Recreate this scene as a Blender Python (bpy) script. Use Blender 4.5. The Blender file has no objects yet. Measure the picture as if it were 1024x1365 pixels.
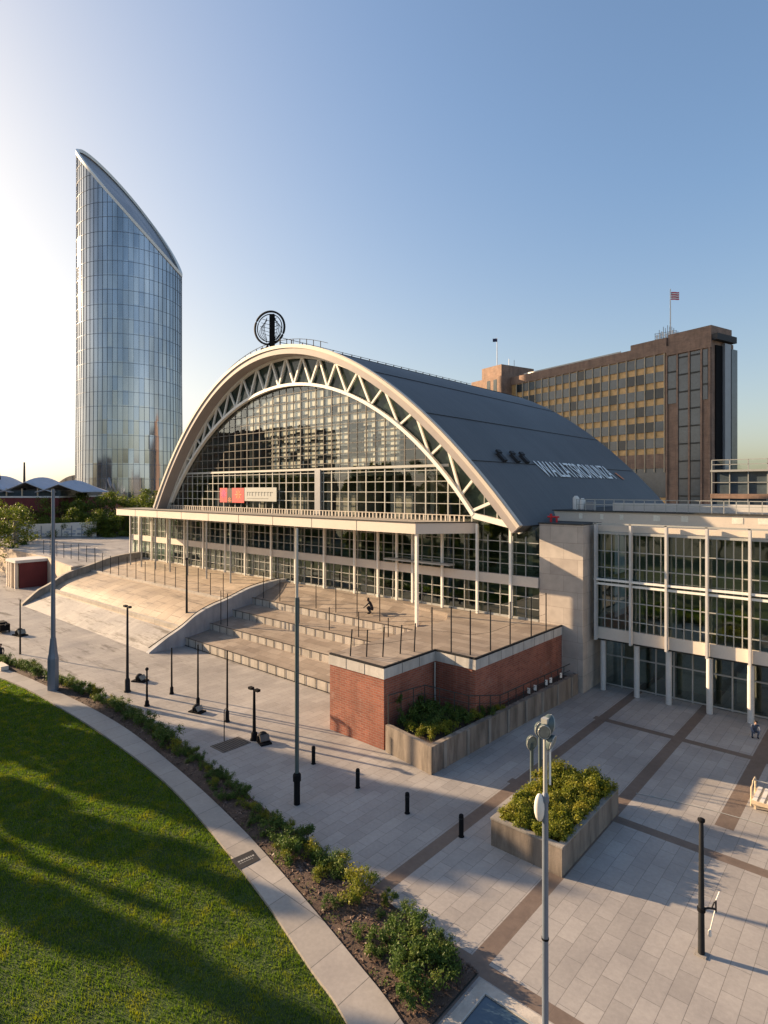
import bpy, bmesh, math, random
import numpy as np
from mathutils import Vector, Matrix
random.seed(7); RNG = np.random.default_rng(7)
sc = bpy.context.scene; COL = sc.collection
R = math.radians
CAMZ = 16.0; YAW = R(41.3); SUN_AZ = R(17); SUN_EL = R(17.5)
# ------------------------------------------------------------------ materials
def newmat(name):
    m = bpy.data.materials.new(name); m.use_nodes = True
    nt = m.node_tree; b = nt.nodes['Principled BSDF']; return m, nt, b
def N(nt, t, **kw):
    n = nt.nodes.new(t)
    for k, v in kw.items(): setattr(n, k, v)
    return n
def mth(nt, op, a, b=None, c=None):
    n = N(nt, 'ShaderNodeMath', operation=op)
    for i, v in enumerate((a, b, c)):
        if v is None: continue
        if isinstance(v, (int, float)): n.inputs[i].default_value = v
        else: nt.links.new(v, n.inputs[i])
    return n.outputs[0]
def mixc(nt, f, a, b, mode='MIX'):
    n = N(nt, 'ShaderNodeMix', data_type='RGBA', blend_type=mode)
    for s, v in ((n.inputs[0], f), (n.inputs[6], a), (n.inputs[7], b)):
        if isinstance(v, (int, float)): s.default_value = v
        elif isinstance(v, tuple): s.default_value = (*v[:3], 1)
        else: nt.links.new(v, s)
    return n.outputs[2]
def noise(nt, scale, detail=4, rough=.55, vec=None):
    n = N(nt, 'ShaderNodeTexNoise'); n.inputs['Scale'].default_value = scale
    n.inputs['Detail'].default_value = detail; n.inputs['Roughness'].default_value = rough
    if vec is None:
        g = N(nt, 'ShaderNodeNewGeometry'); vec = g.outputs['Position']
    nt.links.new(vec, n.inputs['Vector']); return n.outputs[0]
def ramp(nt, v, lo, hi):
    n = N(nt, 'ShaderNodeMapRange'); nt.links.new(v, n.inputs[0])
    n.inputs[1].default_value = lo; n.inputs[2].default_value = hi; return n.outputs[0]
def bump(nt, b, h, strength=.3, dist=.05):
    n = N(nt, 'ShaderNodeBump'); n.inputs['Strength'].default_value = strength; n.inputs['Distance'].default_value = dist
    nt.links.new(h, n.inputs['Height']); nt.links.new(n.outputs[0], b.inputs['Normal'])
def plain(name, c, rough=.6, metal=0, var=.25, scale=.8, bmp=.0, scale2=9, spec=.4):
    m, nt, b = newmat(name)
    a = noise(nt, scale); f = noise(nt, scale2, 6)
    k = mth(nt, 'ADD', mth(nt, 'MULTIPLY', a, .6), mth(nt, 'MULTIPLY', f, .4))
    col = mixc(nt, ramp(nt, k, .3, .7), tuple(x*(1-var) for x in c), tuple(min(1, x*(1+var)) for x in c))
    nt.links.new(col, b.inputs['Base Color']); b.inputs['Roughness'].default_value = rough
    b.inputs['Metallic'].default_value = metal; b.inputs['Specular IOR Level'].default_value = spec
    if bmp: bump(nt, b, f, bmp, .03)
    return m
def glass(name, tint, refl=.35, trans=(.5, .55, .52), rough=.02, fk=1.0):
    m, nt, b = newmat(name); nt.nodes.remove(b); out = nt.nodes['Material Output']
    t = N(nt, 'ShaderNodeBsdfTransparent'); t.inputs[0].default_value = (*trans, 1)
    g = N(nt, 'ShaderNodeBsdfGlossy'); g.inputs['Roughness'].default_value = rough; g.inputs[0].default_value = (*tint, 1)
    fr = N(nt, 'ShaderNodeFresnel'); fr.inputs[0].default_value = 1.5
    # slight pane waviness
    bp = N(nt, 'ShaderNodeBump'); bp.inputs['Strength'].default_value = .06; bp.inputs['Distance'].default_value = .3
    nt.links.new(noise(nt, .35, 2), bp.inputs['Height']); nt.links.new(bp.outputs[0], g.inputs['Normal'])
    f = mth(nt, 'MINIMUM', mth(nt, 'ADD', mth(nt, 'MULTIPLY', fr.outputs[0], fk), refl), 1.0)
    mx = N(nt, 'ShaderNodeMixShader'); nt.links.new(f, mx.inputs[0]); nt.links.new(t.outputs[0], mx.inputs[1]); nt.links.new(g.outputs[0], mx.inputs[2])
    nt.links.new(mx.outputs[0], out.inputs[0]); return m
def leafmat(name, c1, c2, c3, trans=.35):
    m, nt, b = newmat(name); out = nt.nodes['Material Output']
    g = N(nt, 'ShaderNodeNewGeometry'); rp = g.outputs['Random Per Island']
    col = mixc(nt, rp, c1, c2); col = mixc(nt, ramp(nt, noise(nt, 1.1, 2), .5, .75), col, c3)
    nt.links.new(col, b.inputs['Base Color']); b.inputs['Roughness'].default_value = .55; b.inputs['Specular IOR Level'].default_value = .3
    tr = N(nt, 'ShaderNodeBsdfTranslucent'); nt.links.new(col, tr.inputs[0])
    mx = N(nt, 'ShaderNodeMixShader'); mx.inputs[0].default_value = trans
    nt.links.new(b.outputs[0], mx.inputs[1]); nt.links.new(tr.outputs[0], mx.inputs[2]); nt.links.new(mx.outputs[0], out.inputs[0]); return m
def pavemat(name, c1, c2, mortar, bw, rh, swap, bands=None, stain_shade=.0, offs=(0, 0), msize=.012):
    m, nt, b = newmat(name)
    g = N(nt, 'ShaderNodeNewGeometry'); sp = N(nt, 'ShaderNodeSeparateXYZ'); nt.links.new(g.outputs['Position'], sp.inputs[0])
    X, Y = sp.outputs[0], sp.outputs[1]
    cb = N(nt, 'ShaderNodeCombineXYZ')
    nt.links.new(mth(nt, 'ADD', Y if swap else X, 200+offs[0]), cb.inputs[0]); nt.links.new(mth(nt, 'ADD', X if swap else Y, 200+offs[1]), cb.inputs[1])
    br = N(nt, 'ShaderNodeTexBrick'); nt.links.new(cb.outputs[0], br.inputs['Vector'])
    for k, v in (('Color1', c1), ('Color2', c2), ('Mortar', mortar)): br.inputs[k].default_value = (*v, 1)
    br.inputs['Scale'].default_value = 1; br.inputs['Brick Width'].default_value = bw; br.inputs['Row Height'].default_value = rh
    br.inputs['Mortar Size'].default_value = msize; br.inputs['Mortar Smooth'].default_value = .3; br.inputs['Bias'].default_value = -.1
    col = br.outputs[0]
    if bands:
        bc, xs, ys, xmin = bands
        mask = None
        for axis, lst, w in ((X, xs, .33), (Y, ys, .3)):
            for v in lst:
                t = mth(nt, 'LESS_THAN', mth(nt, 'ABSOLUTE', mth(nt, 'SUBTRACT', axis, v)), w)
                mask = t if mask is None else mth(nt, 'MAXIMUM', mask, t)
        mask = mth(nt, 'MULTIPLY', mask, mth(nt, 'GREATER_THAN', X, xmin))
        for xv in (-6.3, -1.8, 2.7):
            mask = mth(nt, 'MAXIMUM', mask, mth(nt, 'MULTIPLY', mth(nt, 'LESS_THAN', mth(nt, 'ABSOLUTE', mth(nt, 'SUBTRACT', X, xv)), .4), mth(nt, 'GREATER_THAN', Y, 31.5)))
        bcol = mixc(nt, noise(nt, 2.5), tuple(x*.75 for x in bc), tuple(x*1.25 for x in bc))
        col = mixc(nt, mask, col, bcol)
    n1 = noise(nt, .23, 6, .6); n2 = noise(nt, 6, 5, .7)
    col = mixc(nt, 1.0, col, mixc(nt, ramp(nt, n1, .3, .72), (.74, .73, .74), (1.12, 1.11, 1.1)), 'MULTIPLY')
    col = mixc(nt, 1.0, col, mixc(nt, ramp(nt, n2, .25, .75), (.86, .86, .86), (1.08, 1.08, 1.08)), 'MULTIPLY')
    # small dark spots and drips of wear
    sp2 = ramp(nt, noise(nt, 1.7, 8, .75), .66, .74); col = mixc(nt, mth(nt, 'MULTIPLY', sp2, .35), col, (.09, .08, .075))
    if stain_shade:  # grime streaks; on the west plaza also shadow streaks put into the colour
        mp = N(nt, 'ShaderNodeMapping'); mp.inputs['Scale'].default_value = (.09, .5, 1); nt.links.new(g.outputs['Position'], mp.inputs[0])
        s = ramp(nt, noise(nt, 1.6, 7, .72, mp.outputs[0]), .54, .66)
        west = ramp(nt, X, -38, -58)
        col = mixc(nt, mth(nt, 'MULTIPLY', mth(nt, 'MULTIPLY', s, west), stain_shade), col, (.1, .085, .07))
    nt.links.new(col, b.inputs['Base Color'])
    nt.links.new(ramp(nt, n2, 0, 1.6), b.inputs['Roughness']); b.inputs['Roughness'].default_value = .6
    rr = mth(nt, 'ADD', mth(nt, 'MULTIPLY', n1, .3), .4); nt.links.new(rr, b.inputs['Roughness'])
    b.inputs['Specular IOR Level'].default_value = .35
    bump(nt, b, mth(nt, 'SUBTRACT', mth(nt, 'MULTIPLY', n2, .3), br.outputs['Fac']), .35, .012); return m
def brickmat(name, c1, c2, mortar, bw=.45, rh=.15, face='XY'):
    m, nt, b = newmat(name)
    g = N(nt, 'ShaderNodeNewGeometry'); sp = N(nt, 'ShaderNodeSeparateXYZ'); nt.links.new(g.outputs['Position'], sp.inputs[0])
    cb = N(nt, 'ShaderNodeCombineXYZ'); nt.links.new(mth(nt, 'ADD', mth(nt, 'ADD', sp.outputs[0], sp.outputs[1]), 500), cb.inputs[0]); nt.links.new(sp.outputs[2], cb.inputs[1])
    br = N(nt, 'ShaderNodeTexBrick'); nt.links.new(cb.outputs[0], br.inputs['Vector'])
    for k, v in (('Color1', c1), ('Color2', c2), ('Mortar', mortar)): br.inputs[k].default_value = (*v, 1)
    br.inputs['Scale'].default_value = 1; br.inputs['Brick Width'].default_value = bw; br.inputs['Row Height'].default_value = rh
    br.inputs['Mortar Size'].default_value = .014; br.inputs['Bias'].default_value = 0
    n1 = noise(nt, .6, 5); col = mixc(nt, 1.0, br.outputs[0], mixc(nt, ramp(nt, n1, .3, .7), (.78, .78, .78), (1.15, 1.12, 1.1)), 'MULTIPLY')
    mp = N(nt, 'ShaderNodeMapping'); mp.inputs['Scale'].default_value = (1, 1, .15); nt.links.new(g.outputs['Position'], mp.inputs[0])
    col = mixc(nt, mth(nt, 'MULTIPLY', ramp(nt, noise(nt, 1.1, 6, .65, mp.outputs[0]), .48, .66), .4), col, tuple(x*.45 for x in c1))
    col = mixc(nt, mth(nt, 'MULTIPLY', ramp(nt, noise(nt, .9, 7, .7), .58, .7), .22), col, (.42, .36, .32))
    nt.links.new(col, b.inputs['Base Color']); b.inputs['Roughness'].default_value = .85
    bump(nt, b, mth(nt, 'MULTIPLY', br.outputs['Fac'], -1), .5, .02); return m
def concmat(name, c, joint=2.4, dirt=.5):
    m, nt, b = newmat(name)
    g = N(nt, 'ShaderNodeNewGeometry'); mp = N(nt, 'ShaderNodeMapping'); mp.inputs['Scale'].default_value = (1, 1, .18); nt.links.new(g.outputs['Position'], mp.inputs[0])
    streak = noise(nt, 1.6, 6, .65, mp.outputs[0]); n1 = noise(nt, .5, 5); n2 = noise(nt, 14, 5)
    col = mixc(nt, ramp(nt, n1, .3, .7), tuple(x*.82 for x in c), tuple(x*1.15 for x in c))
    col = mixc(nt, mth(nt, 'MULTIPLY', ramp(nt, streak, .44, .64), dirt), col, tuple(x*.35 for x in c))
    col = mixc(nt, mth(nt, 'MULTIPLY', ramp(nt, n2, .45, .75), .25), col, tuple(x*.6 for x in c))
    nt.links.new(col, b.inputs['Base Color']); b.inputs['Roughness'].default_value = .85; bump(nt, b, n2, .35, .02); return m
M = {}
PAVE_BANDS = ((.17, .13, .105), (-15.65, -10.75), (40.8, 28.9, 16.9), -16.2)
M['ground'] = plain('far_ground', (.12, .12, .10), .95, scale=.02, var=.4, scale2=.5)
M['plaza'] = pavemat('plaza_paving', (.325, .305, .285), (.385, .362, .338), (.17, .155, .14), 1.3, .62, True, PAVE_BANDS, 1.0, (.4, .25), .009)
M['path'] = pavemat('path_paving', (.31, .285, .255), (.37, .34, .31), (.12, .11, .10), 1.7, 4.0, False, None, 0, (0, 1.2), .014)
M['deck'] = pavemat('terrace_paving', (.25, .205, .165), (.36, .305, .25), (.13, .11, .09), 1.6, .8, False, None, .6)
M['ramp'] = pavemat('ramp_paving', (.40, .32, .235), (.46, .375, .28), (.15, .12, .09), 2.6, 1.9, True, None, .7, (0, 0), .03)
M['lawn'] = plain('lawn_soil', (.035, .06, .012), .95, scale=.5, var=.4, scale2=25, bmp=.6)
M['soil'] = plain('planting_soil', (.075, .05, .038), .95, scale=1.2, var=.45, scale2=22, bmp=1.0)
M['conc'] = concmat('board_concrete', (.28, .255, .225)); M['conc_lt'] = concmat('pale_concrete', (.44, .40, .35), dirt=.35)
M['conc_grey'] = concmat('flank_concrete', (.34, .35, .37), dirt=.3)
M['planter'] = concmat('planter_concrete', (.25, .205, .165), dirt=.8)
M['coping'] = plain('coping_concrete', (.56, .54, .51), .7, var=.12, bmp=.1)
M['brick'] = brickmat('red_brick', (.25, .07, .042), (.33, .105, .062), (.26, .19, .155))
M['redwall'] = plain('dark_red_panel', (.13, .026, .026), .8, var=.2)
M['cream'] = plain('cream_cladding', (.66, .58, .49), .55, var=.08, scale=.3)
M['steel_w'] = plain('white_painted_steel', (.82, .79, .72), .45, var=.06)
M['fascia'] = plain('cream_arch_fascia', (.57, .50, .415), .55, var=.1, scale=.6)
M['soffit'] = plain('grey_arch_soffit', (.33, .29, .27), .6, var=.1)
def roofmat():
    m, nt, b = newmat('dark_standing_seam_roof')
    g = N(nt, 'ShaderNodeNewGeometry'); sp = N(nt, 'ShaderNodeSeparateXYZ'); nt.links.new(g.outputs['Position'], sp.inputs[0])
    fr = mth(nt, 'FRACT', mth(nt, 'DIVIDE', mth(nt, 'ADD', sp.outputs[1], 100), .62)); seam = mth(nt, 'LESS_THAN', fr, .09)
    mp = N(nt, 'ShaderNodeMapping'); mp.inputs['Scale'].default_value = (.12, 1.4, .12); nt.links.new(g.outputs['Position'], mp.inputs[0])
    st = noise(nt, 1.0, 5, .65, mp.outputs[0]); n1 = noise(nt, .12, 4)
    col = mixc(nt, ramp(nt, n1, .3, .7), (.088, .087, .088), (.112, .110, .110))
    col = mixc(nt, mth(nt, 'MULTIPLY', ramp(nt, st, .45, .75), .35), col, (.15, .148, .145))
    col = mixc(nt, mth(nt, 'MULTIPLY', seam, .4), col, (.05, .052, .058))
    nt.links.new(col, b.inputs['Base Color']); b.inputs['Roughness'].default_value = .55; b.inputs['Specular IOR Level'].default_value = .35
    bump(nt, b, seam, .5, .03); return m
M['roof'] = roofmat()
M['dark'] = plain('dark_painted_metal', (.025, .026, .028), .7, .0, .3, .8, 0, 9, .1)
M['darkroof'] = plain('dark_roof_vent', (.03, .03, .033), .7)
M['mull'] = plain('pale_mullion', (.40, .40, .375), .45, .2, .08)
M['mull_d'] = plain('dark_mullion', (.06, .06, .057), .7, 0, .1, .8, 0, 9, .1)
M['black'] = plain('black_metal', (.012, .012, .013), .8, 0, .2, .8, 0, 9, .06)
M['bluepost'] = plain('blue_grey_painted_mast', (.16, .19, .24), .4, .2, .15)
M['greenpost'] = plain('grey_green_painted_mast', (.085, .115, .12), .4, .2, .15)
M['lens'] = plain('grey_lamp_lens', (.20, .22, .21), .15, .0, .3, 6)
M['whiteplastic'] = plain('white_plastic', (.72, .68, .62), .4, 0, .06)
M['glass'] = glass('hall_glazing', (.82, .86, .85), .13, (.90, .92, .88), .02, .25)
M['glass_dk'] = glass('lobby_glazing', (.78, .88, .82), .17, (.56, .66, .58))
M['glass_bal'] = glass('balustrade_glass', (.9, .95, .95), .06, (.85, .9, .9))
M['blind'] = plain('cream_blind', (.86, .80, .68), .7, 0, .14, 1.5)  # cream colour in place of sky reflected in the arch glass
M['inside'] = plain('dark_interior', (.13, .15, .125), .8, 0, .5, .5)
M['inside_lt'] = plain('interior_partition', (.35, .34, .30), .8, 0, .3, .5)
M['stone'] = pavemat('pylon_stone', (.50, .44, .38), (.57, .50, .43), (.30, .26, .22), 1, 1, False)
M['brown'] = brickmat('brown_brick', (.25, .16, .115), (.31, .20, .145), (.24, .17, .13), .6, .25)
M['gold'] = plain('gold_spandrel', (.56, .35, .15), .45, .1, .3, 1.2, 0, .35)
M['bluegl'] = plain('blue_grey_window', (.065, .085, .10), .12, 0, .35, .35, 0, 2, .5)
M['greypanel'] = plain('grey_metal_panel', (.28, .29, .31), .45, .3, .1)
M['fabric'] = plain('grey_white_fabric', (.42, .44, .50), .7, 0, .1)
M['bark'] = plain('tree_bark', (.09, .07, .05), .95, 0, .3, 3, .5)
M['lf_tree'] = leafmat('tree_leaf', (.065, .10, .012), (.13, .17, .018), (.20, .20, .022), .4)
M['lf_bed'] = leafmat('bed_shrub_leaf', (.045, .09, .016), (.10, .16, .028), (.17, .21, .035), .38)
M['lf_bright'] = leafmat('planter_shrub_leaf', (.12, .15, .014), (.24, .25, .022), (.34, .29, .03), .4)
M['grass'] = leafmat('grass_blade', (.05, .115, .008), (.165, .245, .012), (.27, .285, .010), .5)
M['red'] = plain('red_banner_print', (.62, .03, .035), .6, 0, .12)
M['magenta'] = plain('magenta_print', (.55, .05, .22), .6); M['orange'] = plain('orange_print', (.70, .22, .08), .6)
M['greybanner'] = plain('grey_banner_print', (.40, .41, .38), .6, 0, .08); M['greytext'] = plain('banner_lettering', (.20, .21, .20), .7)
M['letter'] = plain('white_roof_lettering', (.86, .85, .82), .5, 0, .04)
M['skyl'] = plain('skylight_glass', (.03, .055, .085), .05, 0, .3, .8, 0, 2, .9)
M['plaque'] = plain('dark_bronze_plaque', (.035, .032, .03), .45, .2)
M['plaquetext'] = plain('plaque_lettering', (.25, .25, .24), .6)
M['grate'] = plain('brown_metal_grate', (.12, .10, .085), .6, .2, .25, 4)
M['hiviz'] = plain('yellow_vest', (.70, .75, .05), .7); M['cloth_d'] = plain('dark_clothing', (.015, .016, .022), .9, 0, .4, 8)
M['cloth_b'] = plain('grey_blue_clothing', (.10, .12, .17), .9, 0, .3, 8); M['skin'] = plain('skin', (.42, .26, .19), .6, 0, .08)
M['hair'] = plain('dark_hair', (.02, .014, .01), .7); M['timber'] = plain('pale_timber', (.55, .44, .30), .7, 0, .2, 4)
M['flagred'] = plain('flag_red', (.55, .03, .05), .8); M['flagwhite'] = plain('flag_white', (.8, .78, .76), .8); M['flagblue'] = plain('flag_dark_blue', (.03, .035, .09), .8)
M['greenglass'] = plain('dark_green_spandrel_glass', (.035, .055, .046), .12, 0, .35, .5, 0, 2, .35)
M['blueblind'] = plain('window_with_pale_blind', (.10, .115, .125), .25, 0, .3, .4, 0, 2, .35)
M['mull_u'] = plain('bronze_grey_mullion', (.16, .15, .135), .6, 0, .1, .8, 0, 9, .15)  # same grey mullions, darkened in colour for the backlit upper glazing
M['winddark'] = plain('dark_window', (.018, .026, .034), .15, 0, .3, .4, 0, 2, .35)
M['darkslope'] = plain('dark_sloping_glass_roof', (.09, .10, .115), .3, .2, .3, .2)
M['conc_pale'] = concmat('weathered_coping', (.52, .49, .45), dirt=.3)
M['tan'] = concmat('tan_render', (.52, .42, .32), dirt=.25)
M['glow'] = plain('small_pale_panel', (.78, .74, .64), .5)
def stone_fix():
    m, nt, b = newmat('pylon_stone_cladding')
    g = N(nt, 'ShaderNodeNewGeometry'); sp = N(nt, 'ShaderNodeSeparateXYZ'); nt.links.new(g.outputs['Position'], sp.inputs[0])
    cb = N(nt, 'ShaderNodeCombineXYZ'); nt.links.new(mth(nt, 'ADD', mth(nt, 'ADD', sp.outputs[0], mth(nt, 'MULTIPLY', sp.outputs[1], .97)), 500), cb.inputs[0]); nt.links.new(sp.outputs[2], cb.inputs[1])
    br = N(nt, 'ShaderNodeTexBrick'); nt.links.new(cb.outputs[0], br.inputs['Vector'])
    for k, v in (('Color1', (.40, .345, .30)), ('Color2', (.49, .43, .37)), ('Mortar', (.34, .29, .25))): br.inputs[k].default_value = (*v, 1)
    br.inputs['Scale'].default_value = 1; br.inputs['Brick Width'].default_value = 2.3; br.inputs['Row Height'].default_value = 1.3; br.inputs['Mortar Size'].default_value = .02
    n1 = noise(nt, 1.2, 6); col = mixc(nt, 1.0, br.outputs[0], mixc(nt, ramp(nt, n1, .3, .7), (.86, .86, .86), (1.1, 1.1, 1.1)), 'MULTIPLY')
    nt.links.new(col, b.inputs['Base Color']); b.inputs['Roughness'].default_value = .7; bump(nt, b, mth(nt, 'MULTIPLY', br.outputs['Fac'], -1), .5, .02); return m
M['stone'] = stone_fix()
def towerglass():
    m, nt, b = newmat('tower_curtain_wall')
    tc = N(nt, 'ShaderNodeTexCoord'); sp = N(nt, 'ShaderNodeSeparateXYZ'); nt.links.new(tc.outputs['Object'], sp.inputs[0])
    ang = mth(nt, 'MULTIPLY', mth(nt, 'ARCTAN2', sp.outputs[1], sp.outputs[0]), 66/(2*math.pi))
    cb = N(nt, 'ShaderNodeCombineXYZ'); nt.links.new(mth(nt, 'FLOOR', ang), cb.inputs[0]); nt.links.new(mth(nt, 'FLOOR', mth(nt, 'DIVIDE', sp.outputs[2], 5.0)), cb.inputs[1])
    wn = N(nt, 'ShaderNodeTexWhiteNoise', noise_dimensions='2D'); nt.links.new(cb.outputs[0], wn.inputs['Vector'])
    mp = N(nt, 'ShaderNodeMapping'); mp.inputs['Scale'].default_value = (1, 1, .12); nt.links.new(tc.outputs['Object'], mp.inputs[0])
    blot = noise(nt, .16, 3, .5, mp.outputs[0])
    k = mth(nt, 'ADD', mth(nt, 'MULTIPLY', wn.outputs['Value'], .22), mth(nt, 'MULTIPLY', ramp(nt, blot, .35, .65), .78))
    col = mixc(nt, k, (.26, .28, .30), (.58, .59, .60))
    nt.links.new(col, b.inputs['Base Color']); b.inputs['Metallic'].default_value = .85
    nt.links.new(mth(nt, 'ADD', mth(nt, 'MULTIPLY', wn.outputs['Value'], .08), .06), b.inputs['Roughness'])
    sub = N(nt, 'ShaderNodeVectorMath', operation='SUBTRACT'); nt.links.new(wn.outputs['Color'], sub.inputs[0]); sub.inputs[1].default_value = (.5, .5, .5)
    scl = N(nt, 'ShaderNodeVectorMath', operation='SCALE'); nt.links.new(sub.outputs[0], scl.inputs[0]); scl.inputs['Scale'].default_value = .045
    g = N(nt, 'ShaderNodeNewGeometry'); ad = N(nt, 'ShaderNodeVectorMath', operation='ADD'); nt.links.new(g.outputs['Normal'], ad.inputs[0]); nt.links.new(scl.outputs[0], ad.inputs[1])
    nm = N(nt, 'ShaderNodeVectorMath', operation='NORMALIZE'); nt.links.new(ad.outputs[0], nm.inputs[0]); nt.links.new(nm.outputs[0], b.inputs['Normal'])
    return m
M['tower'] = towerglass()
# ------------------------------------------------------------------ mesh helpers
BASE = {}
class MB:
    def __init__(s): s.v = []; s.f = []
    def add(s, vs, fs):
        n = len(s.v); s.v += [tuple(v) for v in vs]; s.f += [tuple(i+n for i in f) for f in fs]; return s
    def box(s, x0, y0, z0, x1, y1, z1):
        if x0 > x1: x0, x1 = x1, x0
        if y0 > y1: y0, y1 = y1, y0
        if z0 > z1: z0, z1 = z1, z0
        v = [(x, y, z) for z in (z0, z1) for x, y in ((x0, y0), (x1, y0), (x1, y1), (x0, y1))]
        return s.add(v, [(3, 2, 1, 0), (4, 5, 6, 7), (0, 1, 5, 4), (1, 2, 6, 5), (2, 3, 7, 6), (3, 0, 4, 7)])
    def obox(s, c, dx, dy, dz, M3):
        v = [Vector(c)+M3@Vector((x*dx/2, y*dy/2, z*dz/2)) for z in (-1, 1) for x, y in ((-1, -1), (1, -1), (1, 1), (-1, 1))]
        return s.add(v, [(3, 2, 1, 0), (4, 5, 6, 7), (0, 1, 5, 4), (1, 2, 6, 5), (2, 3, 7, 6), (3, 0, 4, 7)])
    def bar(s, a, b, w, h=None):
        a, b = Vector(a), Vector(b); d = (b-a); L = d.length
        if L < 1e-6: return s
        d.normalize(); up = Vector((0, 0, 1)) if abs(d.z) < .95 else Vector((0, 1, 0))
        x = d.cross(up).normalized(); y = x.cross(d)
        M3 = Matrix((d, x, y)).transposed(); return s.obox((a+b)/2, L, w, h or w, M3)
    def prism(s, poly, z0, z1):
        n = len(poly); ar = sum(poly[i][0]*poly[(i+1) % n][1]-poly[(i+1) % n][0]*poly[i][1] for i in range(n))
        if ar < 0: poly = poly[::-1]
        v = [(x, y, z0) for x, y in poly]+[(x, y, z1) for x, y in poly]
        return s.add(v, [tuple(range(n-1, -1, -1)), tuple(range(n, 2*n))]+[(i, (i+1) % n, n+(i+1) % n, n+i) for i in range(n)])
    def extr(s, pts, d):      # closed planar polygon swept along vector d
        n = len(pts); d = Vector(d); v = [Vector(p) for p in pts]+[Vector(p)+d for p in pts]
        return s.add(v, [tuple(range(n-1, -1, -1)), tuple(range(n, 2*n))]+[(i, (i+1) % n, n+(i+1) % n, n+i) for i in range(n)])
    def tube(s, pts, r, n=8, r1=None):
        pts = [Vector(p) for p in pts]; m = len(pts); rings = []
        for i, p in enumerate(pts):
            d = (pts[min(i+1, m-1)]-pts[max(i-1, 0)]).normalized()
            up = Vector((0, 0, 1)) if abs(d.z) < .9 else Vector((1, 0, 0))
            x = d.cross(up).normalized(); y = d.cross(x)
            rr = r if r1 is None else r+(r1-r)*i/(m-1)
            rings.append([p+(x*math.cos(2*math.pi*k/n)+y*math.sin(2*math.pi*k/n))*rr for k in range(n)])
        v = [q for g in rings for q in g]; f = []
        for i in range(m-1):
            for k in range(n): f.append((i*n+k, i*n+(k+1) % n, (i+1)*n+(k+1) % n, (i+1)*n+k))
        f += [tuple(range(n-1, -1, -1)), tuple((m-1)*n+k for k in range(n))]
        return s.add(v, f)
    def lathe(s, c, prof, n=16):
        v = [(c[0]+r*math.cos(2*math.pi*k/n), c[1]+r*math.sin(2*math.pi*k/n), c[2]+z) for r, z in prof for k in range(n)]; m = len(prof); f = []
        for i in range(m-1):
            for k in range(n): f.append((i*n+k, i*n+(k+1) % n, (i+1)*n+(k+1) % n, (i+1)*n+k))
        f += [tuple(range(n-1, -1, -1)), tuple((m-1)*n+k for k in range(n))]
        return s.add(v, f)
    def ell(s, c, rx, ry, rz, n=12, m=8, M3=None):
        prof = []; v = []; f = []
        for i in range(m+1):
            a = -math.pi/2+math.pi*i/m
            for k in range(n):
                q = Vector((rx*math.cos(a)*math.cos(2*math.pi*k/n), ry*math.cos(a)*math.sin(2*math.pi*k/n), rz*math.sin(a)))
                v.append(Vector(c)+(M3@q if M3 else q))
        for i in range(m):
            for k in range(n): f.append((i*n+k, i*n+(k+1) % n, (i+1)*n+(k+1) % n, (i+1)*n+k))
        return s.add(v, f)
    def sheet(s, rows):       # rows of points -> quads
        n = len(rows[0]); v = [p for r in rows for p in r]
        return s.add(v, [(i*n+k, i*n+k+1, (i+1)*n+k+1, (i+1)*n+k) for i in range(len(rows)-1) for k in range(n-1)])
    def build(s, name, mat, parent=None, base=None, smooth=False, label=None):
        if base is None: base = BASE.get(parent.name, Vector((0, 0, 0))) if parent else Vector((0, 0, 0))
        base = Vector(base)
        me = bpy.data.meshes.new(name); me.from_pydata([tuple(Vector(v)-base) for v in s.v], [], s.f); me.validate(); me.update()
        me.materials.append(M[mat] if isinstance(mat, str) else mat)
        if smooth:
            for p in me.polygons: p.use_smooth = True
            try: me.set_sharp_from_angle(angle=R(40))
            except Exception: pass
        return link(name, me, parent, base, label)
def link(name, me, parent=None, base=None, label=None):
    o = bpy.data.objects.new(name, me); COL.objects.link(o)
    if parent: o.parent = parent
    else: o.location = base or (0, 0, 0)
    BASE[o.name] = Vector(base or (0, 0, 0))
    if label: o['label'] = label
    return o
def tag(o, label=None, cat=None, group=None, kind=None):
    for k, v in (('label', label), ('category', cat), ('group', group), ('kind', kind)):
        if v: o[k] = v
    return o
def thing(name, label, cat, loc=(0, 0, 0), group=None, rot=0, local=False):
    o = bpy.data.objects.new(name, None); COL.objects.link(o); o.location = loc; o.rotation_euler = (0, 0, rot); o.empty_display_size = .3
    BASE[o.name] = Vector((0, 0, 0)) if (local or rot) else Vector(loc)
    return tag(o, label, cat, group)
def copy_tree(o, parent=None, loc=None, rot=None, scale=None, label=None, group=None):
    c = o.copy(); COL.objects.link(c); c.parent = parent
    if loc is not None: c.location = loc
    if rot is not None: c.rotation_euler = (0, 0, rot)
    if scale is not None: c.scale = (scale,)*3 if isinstance(scale, (int, float)) else scale
    if label: c['label'] = label
    if group: c['group'] = group
    for ch in [x for x in o.children]: copy_tree(ch, c)
    return c
def struct(o): o['kind'] = 'structure'; return o
def W(xc, d):  # a point given as metres right of and metres ahead of the viewpoint
    return Vector((xc*math.cos(YAW)-d*math.sin(YAW), xc*math.sin(YAW)+d*math.cos(YAW), 0))
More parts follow.
